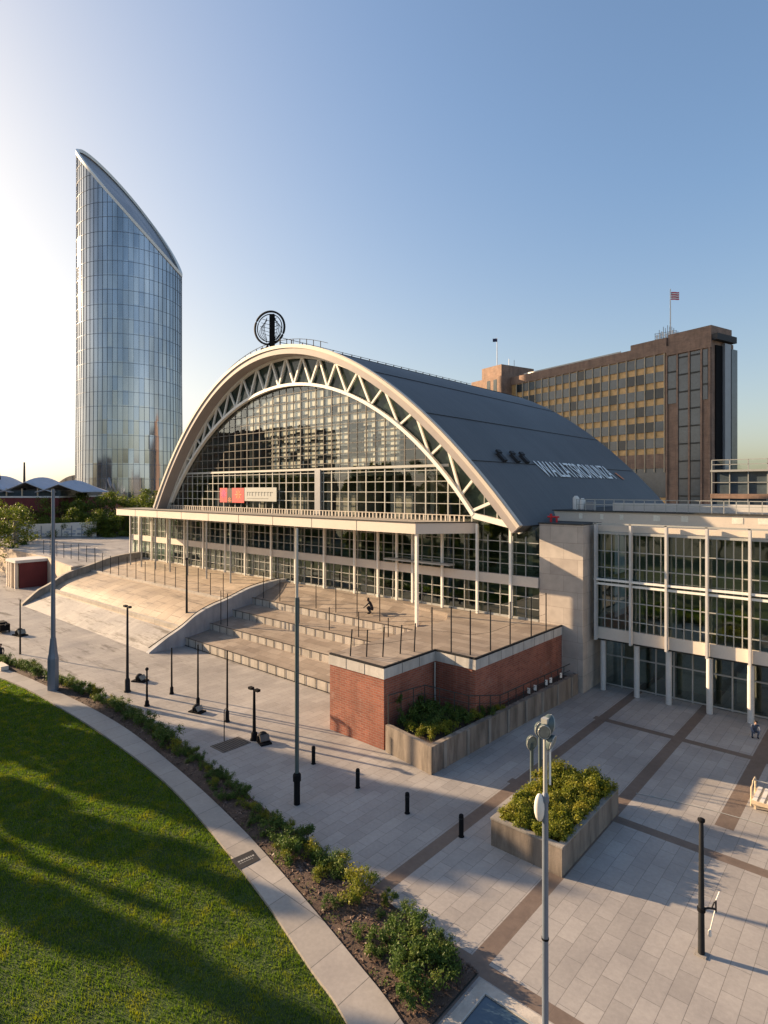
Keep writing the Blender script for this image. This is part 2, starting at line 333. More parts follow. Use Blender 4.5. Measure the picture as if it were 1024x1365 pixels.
def leaf_mesh(name, centres, radii, counts, size, mat, up=.3, aspect=.55, shell=.55):
    cs = np.repeat(np.array(centres, float), counts, 0); rs = np.repeat(np.array(radii, float).reshape(len(centres), -1), counts, 0)
    n = len(cs); d = RNG.normal(size=(n, 3)); d /= np.linalg.norm(d, axis=1)[:, None]
    rad = (shell+(1-shell)*RNG.random(n))[:, None]*(.8+.4*RNG.random(n))[:, None]
    p = cs+d*rad*rs
    nrm = d*.6+RNG.normal(size=(n, 3))*.6+np.array([0, 0, up]); nrm /= np.linalg.norm(nrm, axis=1)[:, None]
    t = np.cross(nrm, RNG.normal(size=(n, 3))); t /= np.linalg.norm(t, axis=1)[:, None]; b = np.cross(nrm, t)
    L = (size*(.65+.7*RNG.random(n)))[:, None]; Wd = L*aspect
    v = np.stack([p-t*L*.5, p+b*Wd*.5+nrm*L*.08, p+t*L*.5, p-b*Wd*.5+nrm*L*.08], 1).reshape(-1, 3)
    return quads(name, v, mat)
def quads(name, v, mat, k=4):
    nf = len(v)//k; me = bpy.data.meshes.new(name)
    me.vertices.add(len(v)); me.vertices.foreach_set('co', v.astype(np.float32).ravel())
    me.loops.add(len(v)); me.loops.foreach_set('vertex_index', np.arange(len(v), dtype=np.int32))
    me.polygons.add(nf); me.polygons.foreach_set('loop_start', np.arange(0, len(v), k, dtype=np.int32)); 
    me.update(calc_edges=True); me.validate(); me.materials.append(M[mat]); return me
# ------------------------------------------------------------------ setting
def interp(pts, x):
    xs = [p[0] for p in pts]; ys = [p[1] for p in pts]; return float(np.interp(x, xs, ys))
BED = [(-110, 7.5), (-95, 11), (-80, 14.2), (-63.35, 17.67), (-53.5, 19.06), (-43.5, 19.86), (-35, 19.4), (-25.7, 18.4), (-19.7, 17.7), (-15.6, 17.3), (-12, 16.9), (-10.55, 16.7)]
PTH = [(-110, 7), (-95, 10.3), (-80, 13.2), (-60.4, 16.86), (-49.4, 17.85), (-39.6, 18.1), (-30.6, 17.36), (-23.4, 16.35), (-17.75, 15.2), (-14, 14.32), (-11.24, 13.57), (-7, 11.8), (-2, 9.2), (3, 6)]
LAW = [(-110, 5.8), (-95, 9.0), (-80, 12.1), (-57.1, 15.93), (-46, 16.63), (-37.4, 16.61), (-30, 16.16), (-24.2, 15.25), (-18.7, 14.1), (-14.9, 13.1), (-12.5, 12.49), (-7.6, 10.6), (-2.8, 8.1), (2, 5)]
def smooth(pts, n=90):
    p = np.array(pts); t = np.linspace(0, 1, len(p)); tt = np.linspace(0, 1, n); out = []
    P = np.vstack([2*p[0]-p[1], p, 2*p[-1]-p[-2]])
    for u in tt:
        x = u*(len(p)-1); i = min(int(x), len(p)-2); f = x-i; a, b, c, d = P[i], P[i+1], P[i+2], P[i+3]
        out.append(.5*((2*b)+(c-a)*f+(2*a-5*b+4*c-d)*f*f+(3*b-a-3*c+d)*f**3))
    return [tuple(q) for q in out]
BEDs, PTHs, LAWs = smooth(BED), smooth(PTH), smooth(LAW)
g = MB(); ring = [(3000*math.cos(2*math.pi*k/48), 3000*math.sin(2*math.pi*k/48), -.03) for k in range(48)]
g.add(ring, [tuple(range(48))]); struct(g.build('ground', 'ground'))
g = MB(); poly = [(-170, 7.5)]+[(x, y-.02) for x, y in BEDs]+[(-10.5, 16.7), (-10.5, -20), (40, -20), (40, 70), (-170, 70)]
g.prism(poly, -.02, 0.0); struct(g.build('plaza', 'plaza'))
g = MB(); g.prism(LAWs+[(2, -60), (-110, -60)], -.02, .012); struct(g.build('lawn', 'lawn'))
g = MB(); g.prism(PTHs+LAWs[::-1], -.02, .13); struct(g.build('path', 'path'))
g = MB(); rows = []
for i in range(90):
    x, y = BEDs[i]; row = []
    xp = x+ (1.0 if x > -30 else 0)
    q = PTHs[min(range(90), key=lambda j: (PTHs[j][0]-x)**2+(PTHs[j][1]-y)**2)]
    for k in range(9):
        f = k/8; row.append((x+(q[0]-x)*f, y+(q[1]-y)*f, .03+.16*math.sin(math.pi*f)**.6+random.uniform(-.03, .03)*(0 < k < 8)))
    rows.append(row)
rows.append([(-10.52, 16.6-k*.42, .05) for k in range(9)])
g.sheet(rows[::-1]); struct(g.build('planting_bed', 'soil', smooth=True))
# mulch and litter on the bed, one mass
v = []
for _ in range(5200):
    i = random.randrange(30, 90); r0 = rows[i]; r1 = rows[i+1]; f = random.random(); k = random.randrange(0, 8); h = random.random()
    a = Vector(r0[k]).lerp(Vector(r0[k+1]), h); b = Vector(r1[k]).lerp(Vector(r1[k+1]), h); p = a.lerp(b, f)+Vector((0, 0, .03))
    t = Vector((random.gauss(0, 1), random.gauss(0, 1), random.gauss(0, .3))).normalized(); n = t.cross(Vector((random.gauss(0, .4), random.gauss(0, .4), 1))).normalized()
    L = random.uniform(.04, .11); v += [p-t*L, p+n*L*.4, p+t*L, p-n*L*.4]
mul = leafmat('mulch_chip', (.05, .03, .022), (.12, .075, .055), (.22, .15, .12), .0); M['mulch'] = mul
tag(link('mulch', quads('mulch', np.array([tuple(x) for x in v]), 'mulch')), 'brown bark mulch and leaf litter over the planting bed', 'mulch', kind='stuff')
# grass blades
def grass():
    n = 420000
    X = RNG.uniform(-66, -9, n); Y = RNG.uniform(1, 17, n)
    yl = np.interp(X, [p[0] for p in LAWs], [p[1] for p in LAWs])
    d = -X*math.sin(YAW)+Y*math.cos(YAW); xc = X*math.cos(YAW)+Y*math.sin(YAW)
    keep = (Y < yl-.03) & (xc > -.72*d) & (d > 15) & (RNG.random(n) < np.clip(26/d, .25, 1))
    X, Y = X[keep], Y[keep]; n = len(X); dd = d[keep]
    a = RNG.uniform(0, 2*math.pi, n); h = RNG.uniform(.05, .11, n)*(1+.6*np.sin(X*3.1+np.sin(Y*4)*2)*np.sin(Y*2.7)*.5); w = .013*np.clip(dd/18, 1, 2.5); lean = RNG.normal(0, .03, (n, 2))
    z0 = np.full(n, .012); dx, dy = np.cos(a)*w, np.sin(a)*w
    v = np.stack([np.stack([X-dx, Y-dy, z0], 1), np.stack([X+dx, Y+dy, z0], 1), np.stack([X+lean[:, 0], Y+lean[:, 1], z0+h], 1)], 1).reshape(-1, 3)
    return link('grass', quads('grass', v, 'grass', 3))
tag(grass(), 'short green grass of the lawn inside the curved path', 'grass', kind='stuff')
# ------------------------------------------------------------------ terrace, steps and ramp
TZ = 5.0
PX = -28.6
t = thing('brick_terrace', 'red brick terrace block with concrete coping and a tan paved deck before the arched hall', 'terrace', (-24, 33, 0))
front = [(PX, 27.1), (-23.82, 27.1), (-23.82, 32.4), (-20.62, 32.4), (-20.46, 44.88)]
g = MB(); g.prism(front+[(PX, 44.88)], 0, 4.35); g.build('brick_wall', 'brick', t)
def offs(poly, o):
    return poly
g = MB(); g.prism([(PX-.06, 27.04), (-23.76, 27.04), (-23.76, 32.34), (-20.56, 32.34), (-20.4, 44.87), (PX-.06, 44.87)], 4.35, 5.0); g.build('coping', 'conc_pale', t)
g = MB()
for a_, b_ in (((PX-.06, 27.04), (-23.76, 27.04)), ((-23.76, 27.04), (-23.76, 32.34)), ((-23.76, 32.34), (-20.56, 32.34)), ((-20.56, 32.34), (-20.4, 44.87))):
    a2, b2 = Vector((*a_, 0)), Vector((*b_, 0)); L_ = (b2-a2).length; k_ = max(2, round(L_/1.6))
    for i_ in range(1, k_): p_ = a2.lerp(b2, i_/k_); MB().box(p_.x-.012, p_.y-.012, 4.36, p_.x+.012, p_.y+.012, 4.99).build('coping_joint', 'mull_d', t)
MB().prism([(PX-.08, 40.62), (-30.2, 42.92), (-36, 43.72), (-54.9, 43.92), (-54.9, 45.6), (PX-.08, 45.6)], 0, 4.995).build('deck_base', 'deck', t)
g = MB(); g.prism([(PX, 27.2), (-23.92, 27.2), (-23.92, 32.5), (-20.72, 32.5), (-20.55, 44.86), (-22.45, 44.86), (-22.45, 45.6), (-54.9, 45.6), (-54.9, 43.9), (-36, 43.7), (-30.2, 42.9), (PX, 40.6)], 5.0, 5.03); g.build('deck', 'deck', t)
g = MB()
for a, b in zip(front, front[1:]): g.bar((*a, 5.06), (*b, 5.06), .13, .12)
g.build('edge_trim', 'dark', t)
g = MB(); g.tube([(-23.7, 32.2, 4.3), (-23.68, 32.15, 3), (-23.66, 32.2, .4)], .06); g.build('downpipe', 'mull', t)
# stepped seating
t = thing('stepped_terrace', 'broad flight of four deep concrete seating steps between ramp and brick block', 'steps', (-42, 30, 0))
sy = [31.9, 34.7, 37.5, 40.1, 43.9]; szt = [.8, 1.8, 2.78, 3.75, 5.0]; szb = [.1, 1.18, 2.12, 3.08, 5.0]
for k in range(4):
    x0 = -54.92
    g = MB(); pts = [(x0, sy[k], -.01), (x0, sy[k], szt[k]), (x0, sy[k]+.35, szt[k]+.01), (x0, sy[k+1], szb[k+1] if k < 3 else 4.98), (x0, sy[k+1], -.01)]
    xe = PX-.07
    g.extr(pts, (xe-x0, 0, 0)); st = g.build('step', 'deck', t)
    g = MB(); g.box(x0, sy[k]-.06, szb[k]-.12, xe, sy[k]-.003, szt[k]+.03); rs = g.build('riser', 'conc_lt', st)
    g = MB(); g.bar((x0, sy[k]-.1, szt[k]+.05), (xe, sy[k]-.1, szt[k]+.05), .035)
    if k == 0: g.bar((x0, sy[k]-.16, szb[k]-.02), (xe, sy[k]-.16, szb[k]-.02), .04)
    x = x0+.6
    while x < xe: g.bar((x, sy[k]-.1, szb[k]-.1), (x, sy[k]-.1, szt[k]+.04), .03); x += 1.27
    g.build('handrail', 'dark', st)
# ramp: an S profile rising away from the plaza
RP = smooth([(28.0, .0), (29.6, .75), (31.5, 1.62), (33.2, 2.65), (35.0, 3.3), (37, 3.75), (40, 4.6), (43.5, 5.0), (46, 5.0)], 40)
t = thing('paved_ramp', 'wide tan paved ramp curving up from the plaza to the upper terrace', 'ramp', (-72, 31, 0))
for sel, mat_ in (([q for q in RP if q[0] <= 31.5], 'plaza'), ([q for q in RP if q[0] >= 31.2], 'ramp')):
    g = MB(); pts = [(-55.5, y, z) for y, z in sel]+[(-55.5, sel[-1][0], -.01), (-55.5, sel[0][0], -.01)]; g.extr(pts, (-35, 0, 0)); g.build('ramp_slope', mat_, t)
def curbwall(x0, x1, h0, h1, ys=None):
    a = [(x0, y-.02, z+h0+(h1-h0)*min(1, i/6)) for i, (y, z) in enumerate(RP)]+[(x0, 46, -.02), (x0, 27.9, -.02)]
    return MB().extr(a, (x1-x0, 0, 0))
curbwall(-55.5, -54.95, .12, .32).build('flank_wall', 'conc_grey', t)
curbwall(-91.2, -90.5, .25, 1.0).build('flank_wall', 'conc', t)
g = MB()
for i in range(len(RP)-1):
    if RP[i][0] < 44: g.bar((-55.2, RP[i][0], RP[i][1]+.5), (-55.2, RP[i+1][0], RP[i+1][1]+.5), .07)
g.build('flank_rail', 'dark', t)
g = MB(); g.box(-90.4, 31.35, 1.5, -55.6, 31.75, 1.95); g.build('kerb', 'conc_lt', t)
g = MB(); g.box(-90.4, 37.0, 3.6, -55.6, 37.35, 4.0); g.build('kerb', 'conc_lt', t)
# west upper street deck
t = thing('upper_terrace', 'raised concrete terrace with tan retaining wall left of the ramp and before the trees', 'terrace', (-110, 45, 0))
g = MB(); g.prism([(-170, 37.0), (-108, 36.8), (-99, 35.5), (-91.25, 34.5), (-91.25, 46.05), (-90, 46.05), (-90, 75), (-170, 75)], -.02, 4.62); g.build('retaining_wall', 'tan', t)
g = MB(); g.prism([(-169.8, 37.2), (-108, 37.0), (-99, 35.7), (-91.3, 34.8), (-91.3, 46.05), (-90, 46.05), (-90, 74.8), (-169.8, 74.8)], 4.62, 4.66); g.build('deck', 'plaza', t)
# ------------------------------------------------------------------ the arched hall
def pf(pts, deg=6):
    p = np.array(pts); return np.poly1d(np.polyfit(p[:, 0]+53, p[:, 1], deg))
OUT = pf([(-83.2, 13.3), (-80, 17.9), (-76.4, 22.2), (-70.1, 27.6), (-64, 31.0), (-58.8, 32.3), (-55, 32.6), (-50, 32.0), (-44.9, 30.2), (-42.1, 29.0), (-37.6, 26.5), (-34.1, 23.85), (-30.8, 21.1), (-27.6, 17.9), (-25.5, 15.6), (-23.17, 13.05)])
INN = pf([(-81, 14.0), (-77.5, 18.0), (-74.5, 20.9), (-68.8, 24.7), (-64, 26.7), (-58.9, 28.0), (-53.8, 28.2), (-48.5, 27.5), (-44.9, 26.4), (-40.7, 24.4), (-37.35, 22.3), (-34.1, 19.6), (-31.3, 17.1), (-28.8, 13.9)])
out = lambda x: float(OUT(x+53)); inn = lambda x: float(INN(x+53))
XL, XR = -83.2, -23.17; YF, YG, YB = 42.9, 45.0, 85.0
prof = [(XL+(XR-XL)*i/72, out(XL+(XR-XL)*i/72)) for i in range(73)]
def nrm(i, pr):
    a = pr[max(i-1, 0)]; b = pr[min(i+1, len(pr)-1)]; d = Vector((b[0]-a[0], b[1]-a[1])).normalized(); return Vector((-d.y, d.x))
def off(pr, o): return [(p[0]+nrm(i, pr).x*o, p[1]+nrm(i, pr).y*o) for i, p in enumerate(pr)]
pin = off(prof, -.85)
hall = thing('arched_hall', 'great arched exhibition hall with glazed front, white arch truss and dark curved roof', 'hall', (-53, 60, 0))
def band(a, b, y0, y1):        # closed shell between two profiles
    n = len(a); g = MB(); v = [(x, y0, z) for x, z in a]+[(x, y0, z) for x, z in b]+[(x, y1, z) for x, z in a]+[(x, y1, z) for x, z in b]
    f = []
    for i in range(n-1):
        f += [(n+i, n+i+1, i+1, i), (2*n+i, 2*n+i+1, 3*n+i+1, 3*n+i), (i, i+1, 2*n+i+1, 2*n+i), (3*n+i, 3*n+i+1, n+i+1, n+i)]
    f += [(0, 2*n, 3*n, n), (n-1, 2*n-1, 4*n-1, 3*n-1)]
    return g.add(v, f)
band(off(prof, -.02), pin, YF+.5, YB).build('roof', 'roof', hall, smooth=True)
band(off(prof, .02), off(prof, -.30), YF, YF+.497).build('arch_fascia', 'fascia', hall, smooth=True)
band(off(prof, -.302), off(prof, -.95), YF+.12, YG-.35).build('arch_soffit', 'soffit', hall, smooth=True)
band(off(prof, .1), off(prof, .025), YF+.05, YF+.48).build('roof_gutter', 'fascia', hall, smooth=True)
g = MB()
for x in (-46, -39.5, -33.2, -28.0):
    i = min(range(73), key=lambda j: abs(prof[j][0]-x)); n_ = nrm(i, prof)
    p = Vector((prof[i][0]+n_.x*.01, 0, prof[i][1]+n_.y*.01)); g.bar((p.x, YF+.8, p.z), (p.x, YB-.3, p.z), .07, .05)
g.build('roof_seam', 'darkroof', hall)
# back gable wall
g = MB(); pb = off(prof, -.9); g.extr([(x, YB-1.2, z) for x, z in pb]+[(pb[-1][0], YB-1.2, 0), (pb[0][0], YB-1.2, 0)], (0, .5, 0)); g.build('rear_wall', 'inside', hall)
MB().box(XR-.6, 45.6, 0, XR-.2, YB-1.3, 13.2).build('side_wall', 'conc_grey', hall); MB().box(XL+.3, 46.1, 0, XL+.7, YB-1.3, 13.4).build('side_wall', 'conc_grey', hall)
# inner chord and truss
xi = [-80.9+(-28.6+80.9)*i/56 for i in range(57)]; ci = [(x, inn(x)) for x in xi]
band(off(ci, .17), off(ci, -.17), YG-.55, YG-.12).build('inner_chord', 'steel_w', hall, smooth=True)
tops = [-81.6, -79.2, -76.7, -74.2, -71.7, -69.1, -66.3, -63.3, -60.3, -57.4, -54.7, -51.8, -48.9, -46.2, -42.9, -39.3, -35.3, -31.65, -28.3]
topc = lambda x: out(x)-1.0*math.sqrt(1+float(np.polyder(OUT)(x+53))**2)
bots = []
for a, b in zip(tops, tops[1:]):
    m = (a+b)/2; sl = float(np.polyder(INN)(min(max(m, -80), -30)+53)); xm = m 
    bots.append(min(max(m, -80.8), -28.7))
for i, x in enumerate(bots):
    for q in (tops[i], tops[i+1]):
        MB().bar((x, YG-.3, inn(x)), (q, YG-.3, topc(q)), .2, .22).build('truss_diagonal', 'steel_w', hall)
band(off(prof, -.96), off(prof, -1.2), YG-.5, YG-.1).build('outer_chord', 'steel_w', hall, smooth=True)
MB().bar((-28.6, YG-.32, 13.65), (-23.9, YG-.32, 12.75), .4, .5).build('tie_beam', 'steel_w', hall)
MB().bar((-28.9, YG-.33, 14.0), (-25.9, YG-.33, 15.2), .26, .26).build('truss_diagonal', 'steel_w', hall)
# glazing in the arch: one pane sheet and its grid
pg = off(prof, -.9); g = MB()
g.add([(x, YG, z) for x, z in pg]+[(x, YG, 12.4) for x, z in pg], [(73+i, 73+i+1, i+1, i) for i in range(72)]); g.build('arch_glazing', 'glass', hall)
n_up = [(x, z) for x, z in pg if z > 13.2]; xa0, xa1 = n_up[0][0], n_up[-1][0]; g = MB(); va, vb = [], []
for i in range(81):
    f = i/80; x = xa0+(xa1-xa0)*f; xq = -80.9+(-28.65+80.9)*f
    va.append((x, YG-.035, float(np.interp(x, [p[0] for p in pg], [p[1] for p in pg])))); vb.append((xq, YG-.035, inn(xq)))
g.add(va+vb, [(81+i, 81+i+1, i+1, i) for i in range(80)]); g.build('spandrel_glass', 'greenglass', hall)
zt = lambda x: float(np.interp(x, [p[0] for p in pg], [p[1] for p in pg]))
g = gt = MB(); gu = MB(); x = -81.0; k = 0
while x < -24.5:
    zz = zt(x) if inn(min(max(x, -80.9), -28.7)) > 30 or x < -80.9 or x > -28.6 else inn(x)
    hw = .045*(1.5 if k % 2 == 0 else .7); zz = max(13.1, zz); g.box(x-hw, YG-.05, 13, x+hw, YG+.06, min(zz, 18.2))
    if zz > 18.3: gu.box(x-hw, YG-.05, 18.2, x+hw, YG+.06, zz)
    x += 1.3; k += 1
z = 13.6
while z < 28:
    xs = [q for q in np.arange(-81, -28.6, .1) if inn(q) > z]
    if xs: (gt if z < 18.2 else gu).box(xs[0], YG-.04, z-.035, xs[-1], YG+.05, z+.035)
    z += 1.05
g.build('mullion_grid', 'mull', hall); gu.build('upper_mullion_grid', 'mull_u', hall)
MB().box(-49.8, YG-.2, 13.0, -48.9, YG+.1, 18.2).build('door_pillar', 'greypanel', hall)
MB().box(-80, YG-.14, 18.1, -31.5, YG+.1, 18.35).build('transom', 'mull', hall)
# cream panels painted as reflected sky, plus louvres, behind the upper glazing
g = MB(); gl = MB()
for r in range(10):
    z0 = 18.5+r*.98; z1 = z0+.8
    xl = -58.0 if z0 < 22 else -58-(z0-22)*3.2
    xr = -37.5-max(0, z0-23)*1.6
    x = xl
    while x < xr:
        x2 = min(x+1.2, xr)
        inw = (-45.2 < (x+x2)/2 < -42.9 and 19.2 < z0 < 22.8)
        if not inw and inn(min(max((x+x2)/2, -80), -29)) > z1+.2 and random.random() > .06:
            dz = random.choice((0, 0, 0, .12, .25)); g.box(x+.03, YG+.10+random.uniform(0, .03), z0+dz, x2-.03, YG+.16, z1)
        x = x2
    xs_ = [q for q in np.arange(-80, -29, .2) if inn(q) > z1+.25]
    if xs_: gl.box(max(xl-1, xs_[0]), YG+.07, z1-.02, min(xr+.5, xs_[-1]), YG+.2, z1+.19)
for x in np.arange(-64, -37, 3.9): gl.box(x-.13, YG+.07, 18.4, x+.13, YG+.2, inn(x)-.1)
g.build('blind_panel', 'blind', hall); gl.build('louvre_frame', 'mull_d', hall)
# interior: floors, back wall, columns
g = MB(); pb = off(prof, -1.6); g.extr([(x, 54, z) for x, z in pb]+[(pb[-1][0], 54, 5), (pb[0][0], 54, 5)], (0, .3, 0)); g.build('interior_wall', 'inside', hall)
g = MB()
for z in (9.4, 13.0, 17.7, 22.2): g.box(-80+max(0, z-17)*1.1, 46.2, z-.25, -28-max(0, z-14)*1.3, 53.9, z)
g.build('interior_floor', 'inside', hall)
g = MB()
for x in np.arange(-78, -28, 5.2): g.box(x-.25, 49, 5, x+.25, 49.5, max(13, inn(min(max(x, -80), -29))-1))
for x in np.arange(-74, -34, 8.3): g.box(x, 47.5, 13, x+3.1, 52, 15.6)
g.build('interior_partition', 'inside_lt', hall)
# lower front: canopy, glass, columns, spandrel
g = MB(); cp = [(-90.1, 40.6), (-32, 40.6), (-28.4, 44.9), (-28.4, 45.15), (-90.1, 45.15)]
g.prism(cp, 12.06, 13.05); g.build('canopy', 'cream', hall)
g = MB(); g.prism([(-89.9, 40.8), (-32.1, 40.8), (-28.7, 44.8), (-89.9, 44.8)], 13.05, 13.09); g.build('canopy_top', 'conc', hall)
g = MB()
for a, b in zip(cp[:2], cp[1:3]): g.bar((*a, 13.06), (*b, 13.06), .12, .1)
for x in np.arange(-84, -33, 6.4): g.box(x, 40.585, 12.06, x+.03, 40.6, 13.05)
g.build('canopy_edge', 'mull_d', hall)
g = MB(); x = -81.5
while x < -29.3: g.box(x, 44.3, 13.09, x+.14, 44.36, 13.6); x += .5
g.box(-81.5, 44.28, 13.6, -29.2, 44.38, 13.66); g.build('parapet_fence', 'fascia', hall)
g = MB(); g.add([(-94, YG, 5), (-22.42, YG, 5), (-22.42, YG, 12.95), (-94, YG, 12.95)], [(0, 1, 2, 3)]); g.build('lobby_glazing', 'glass_dk', hall)
g = MB(); g.add([(-94, 45.05, 4.7), (-94, 70, 4.7), (-94, 70, 11.8), (-94, 45.05, 11.8)], [(0, 1, 2, 3)]); g.build('lobby_glazing', 'glass_dk', hall)
g = MB(); g.box(-94.1, YG-.28, 7.85, -22.45, YG-.06, 8.68); g.build('spandrel_band', 'cream', hall)
g = MB(); x = -93.2
while x < -22.6: g.box(x-.03, YG-.1, 5.05, x+.03, YG+.03, 12); x += 1.22
for z in (6.0, 6.95, 9.6, 10.6, 11.5): g.box(-94, YG-.08, z-.03, -22.5, YG+.02, z+.03)
g.box(-94, YG-.1, 5.03, -22.5, YG+.02, 5.2)
for y in np.arange(46, 62, 2): g.box(-94.06, y-.03, 4.7, -93.98, y+.03, 11.8)
g.build('lobby_mullions', 'mull', hall)
for x in (-93.9, -90.9, -86.9, -82.2, -77.3, -72.4, -67.1, -62.7, -57.4, -52.9, -48, -43.3, -40, -37.5, -35.5, -32, -28.2, -24.9):
    MB().box(x-.1, YG-.52, 5.03, x+.1, YG-.3, 12.05 if x < -28.5 else 12.9).build('facade_column', 'steel_w', hall)
for x in (-86.2, -82.8, -78.7, -74.7, -70.2, -65.7, -60.5): MB().tube([(x, 40.95, 4.3), (x, 40.95, 12.06)], .1).build('canopy_column', 'mull', hall)
MB().box(-32.25, 40.8, 3.6, -32.0, 41.05, 12.06).build('canopy_column', 'steel_w', hall)
g = MB(); g.box(-38.5, 43.7, 9.05, -30.6, 44.6, 9.2); g.build('entrance_canopy', 'mull', hall)
g = MB()
for x in np.arange(-91, -24, 3.7): g.box(x, 49+random.uniform(0, 3), 5, x+random.uniform(.6, 2.2), 52.5, random.choice((7.2, 7.6, 9.1)))
g.build('interior_partition', 'inside', hall)
MB().box(-93.8, 45.2, 8.9, -23, 53.9, 9.15).build('interior_floor', 'inside', hall)
MB().box(-93.8, 45.1, 4.75, -23, 53.9, 4.9).build('interior_floor', 'inside', hall)
MB().box(-93.8, 45.2, 11.85, -84, 70, 12.05).build('side_roof', 'conc', hall)
# ridge railing
g = MB()
for y in np.arange(43.4, 84, 1.7): g.bar((-54.2, y, 32.5), (-54.2, y, 33.65), .09)
for z in (33.05, 33.62): g.bar((-54.2, 43.3, z), (-54.2, 83.8, z), .05)
for x in np.arange(-66, -46.5, 1.15):
    g.bar((x, 43.7, out(x)), (x, 43.7, out(x)+.85), .06); g.bar((x, 43.7, out(x)+.82), (x+1.15, 43.7, out(x+1.15)+.82), .05)
g.build('ridge_railing', 'dark', hall)
# roof vents and lettering
def roofpt(x, o=0.0):
    sl = float(np.polyder(OUT)(x+53)); n_ = Vector((-sl, 1)).normalized(); return Vector((x+n_.x*o, 0, out(x)+n_.y*o)), n_
for y in (49.4, 52.0, 53.9):
    p, n_ = roofpt(-28.6); d = Vector((n_.y, 0, -n_.x)); nn = Vector((n_.x, 0, n_.y)); Mx = Matrix((d, Vector((0, 1, 0)), nn)).transposed()
    g = MB(); g.obox(Vector((p.x, y, p.z))+nn*.1, 1.1, .6, .35, Mx); g.obox(Vector((p.x, y, p.z))-d*.6+nn*.28, .4, .7, .22, Mx); g.build('roof_vent', 'darkroof', hall)
cu = bpy.data.curves.new('lettering', 'FONT'); cu.body = 'WALLATSRONUNZA'; cu.extrude = .02; cu.size = 1
tmp = bpy.data.objects.new('lettering_source', cu); COL.objects.link(tmp); dg = bpy.context.evaluated_depsgraph_get()
me = bpy.data.meshes.new_from_object(tmp.evaluated_get(dg)); bpy.data.objects.remove(tmp)
xs = [v.co.x for v in me.vertices]; w = max(xs)-min(xs); x0 = min(xs)
for v_ in me.vertices:
    ty = v_.co.y/.72; p, n_ = roofpt(-26.95-ty*1.65, .06+v_.co.z); v_.co = Vector((p.x, 55.6+(v_.co.x-x0)/w*19.4, p.z))-Vector((-53, 60, 0))
me.materials.append(M['letter']); link('roof_lettering', me, hall, (-53, 60, 0))
g = MB(); p, n_ = roofpt(-27.7, .08); q, _ = roofpt(-26.9, .08); g.add([(p.x, 76.2, p.z), (q.x, 77.0, q.z), (q.x, 77.6, q.z), (p.x, 76.9, p.z)], [(0, 1, 2, 3)]); g.build('roof_patch', 'orange', hall)
# emblem on the arch crown
LG = (-56.4, 43.6, 35.15)
t = thing('ring_emblem', 'large open black ring emblem standing on the crown of the arch', 'emblem', (-56.4, 43.6, 32.9))
def ringtube(r, rt, sx=1.0, ry=0): return MB().tube([(LG[0]+sx*r*math.sin(a), LG[1]+ry, LG[2]+r*math.cos(a)) for a in [2*math.pi*k/48 for k in range(49)]], rt, 6)
ringtube(1.95, .13).build('outer_ring', 'dark', t); ringtube(1.62, .06).build('inner_ring', 'dark', t)
MB().box(LG[0]+.05, LG[1]-.16, LG[2]-2.2, LG[0]+.62, LG[1]+.16, LG[2]+1.6).build('centre_bar', 'black', t)
g = MB()
for s in (-1, 1):
    for k in range(4):
        a0 = [(LG[0]+s*(.35+.95*math.sin(math.pi*f)*(.35+.22*k))+ (.3 if s > 0 else 0), LG[1], LG[2]-1.35+2.6*f-.12*k) for f in [i/12 for i in range(13)]]; g.tube(a0, .035, 5)
    for k in range(5): g.bar((LG[0]+.1, LG[1], LG[2]-1+.45*k), (LG[0]+s*(1.25-.15*abs(k-2)), LG[1], LG[2]-.55+.42*k), .05)
g.build('leaf_lattice', 'dark', t); t.rotation_euler = (0, 0, R(24))
g = MB(); g.tube([(LG[0]-.8, LG[1], 32.4), (LG[0], LG[1], 33.4)], .1); g.tube([(LG[0]+.8, LG[1], 32.4), (LG[0], LG[1], 33.4)], .1); g.box(LG[0]-1, LG[1]-.3, 32.2, LG[0]+1, LG[1]+.3, 32.75); g.build('base_frame', 'dark', t)
# banners
t = thing('red_banner', 'red banner with pink and orange flower print hung inside the arch grid', 'banner', (-65.5, 44.7, 13.9))
MB().box(-68.4, 44.62, 14.25, -66.7, 44.66, 16.15).build('banner_cloth', 'red', t); MB().box(-65.6, 44.62, 14.25, -62.95, 44.66, 16.15).build('banner_cloth', 'red', t)
MB().box(-66.7, 44.63, 14.25, -65.6, 44.66, 16.1).build('centre_cloth', 'plaque', t)
def flower(cx, cz, r, n, mat):
    g = MB()
    for k in range(n):
        a = 2*math.pi*k/n; b = .24; g.add([(cx, 44.607, cz), (cx+r*.6*math.sin(a-b), 44.607, cz+r*.6*math.cos(a-b)), (cx+r*math.sin(a), 44.607, cz+r*math.cos(a)), (cx+r*.6*math.sin(a+b), 44.607, cz+r*.6*math.cos(a+b))], [(0, 3, 2, 1)])
    g.build('printed_flower', mat, t)
flower(-67.5, 15.4, .75, 9, 'magenta'); flower(-64.2, 15.3, .8, 8, 'orange'); flower(-66.1, 14.6, .45, 7, 'orange')
t = thing('grey_banner', 'long pale grey banner with faint lettering beside the red banner', 'banner', (-59.6, 44.7, 13.9))
MB().box(-62.85, 44.62, 14.5, -56.4, 44.66, 16.2).build('banner_cloth', 'greybanner', t)
g = MB(); x = -62.3
while x < -57: wd = random.uniform(.25, .5); g.box(x, 44.605, 15.15, x+wd*.3, 44.618, 15.65); g.box(x, 44.605, 15.55, x+wd, 44.618, 15.65); x += wd+.22
g.box(-62.3, 44.605, 14.8, -58, 44.618, 14.88); g.build('banner_lettering', 'greytext', t)
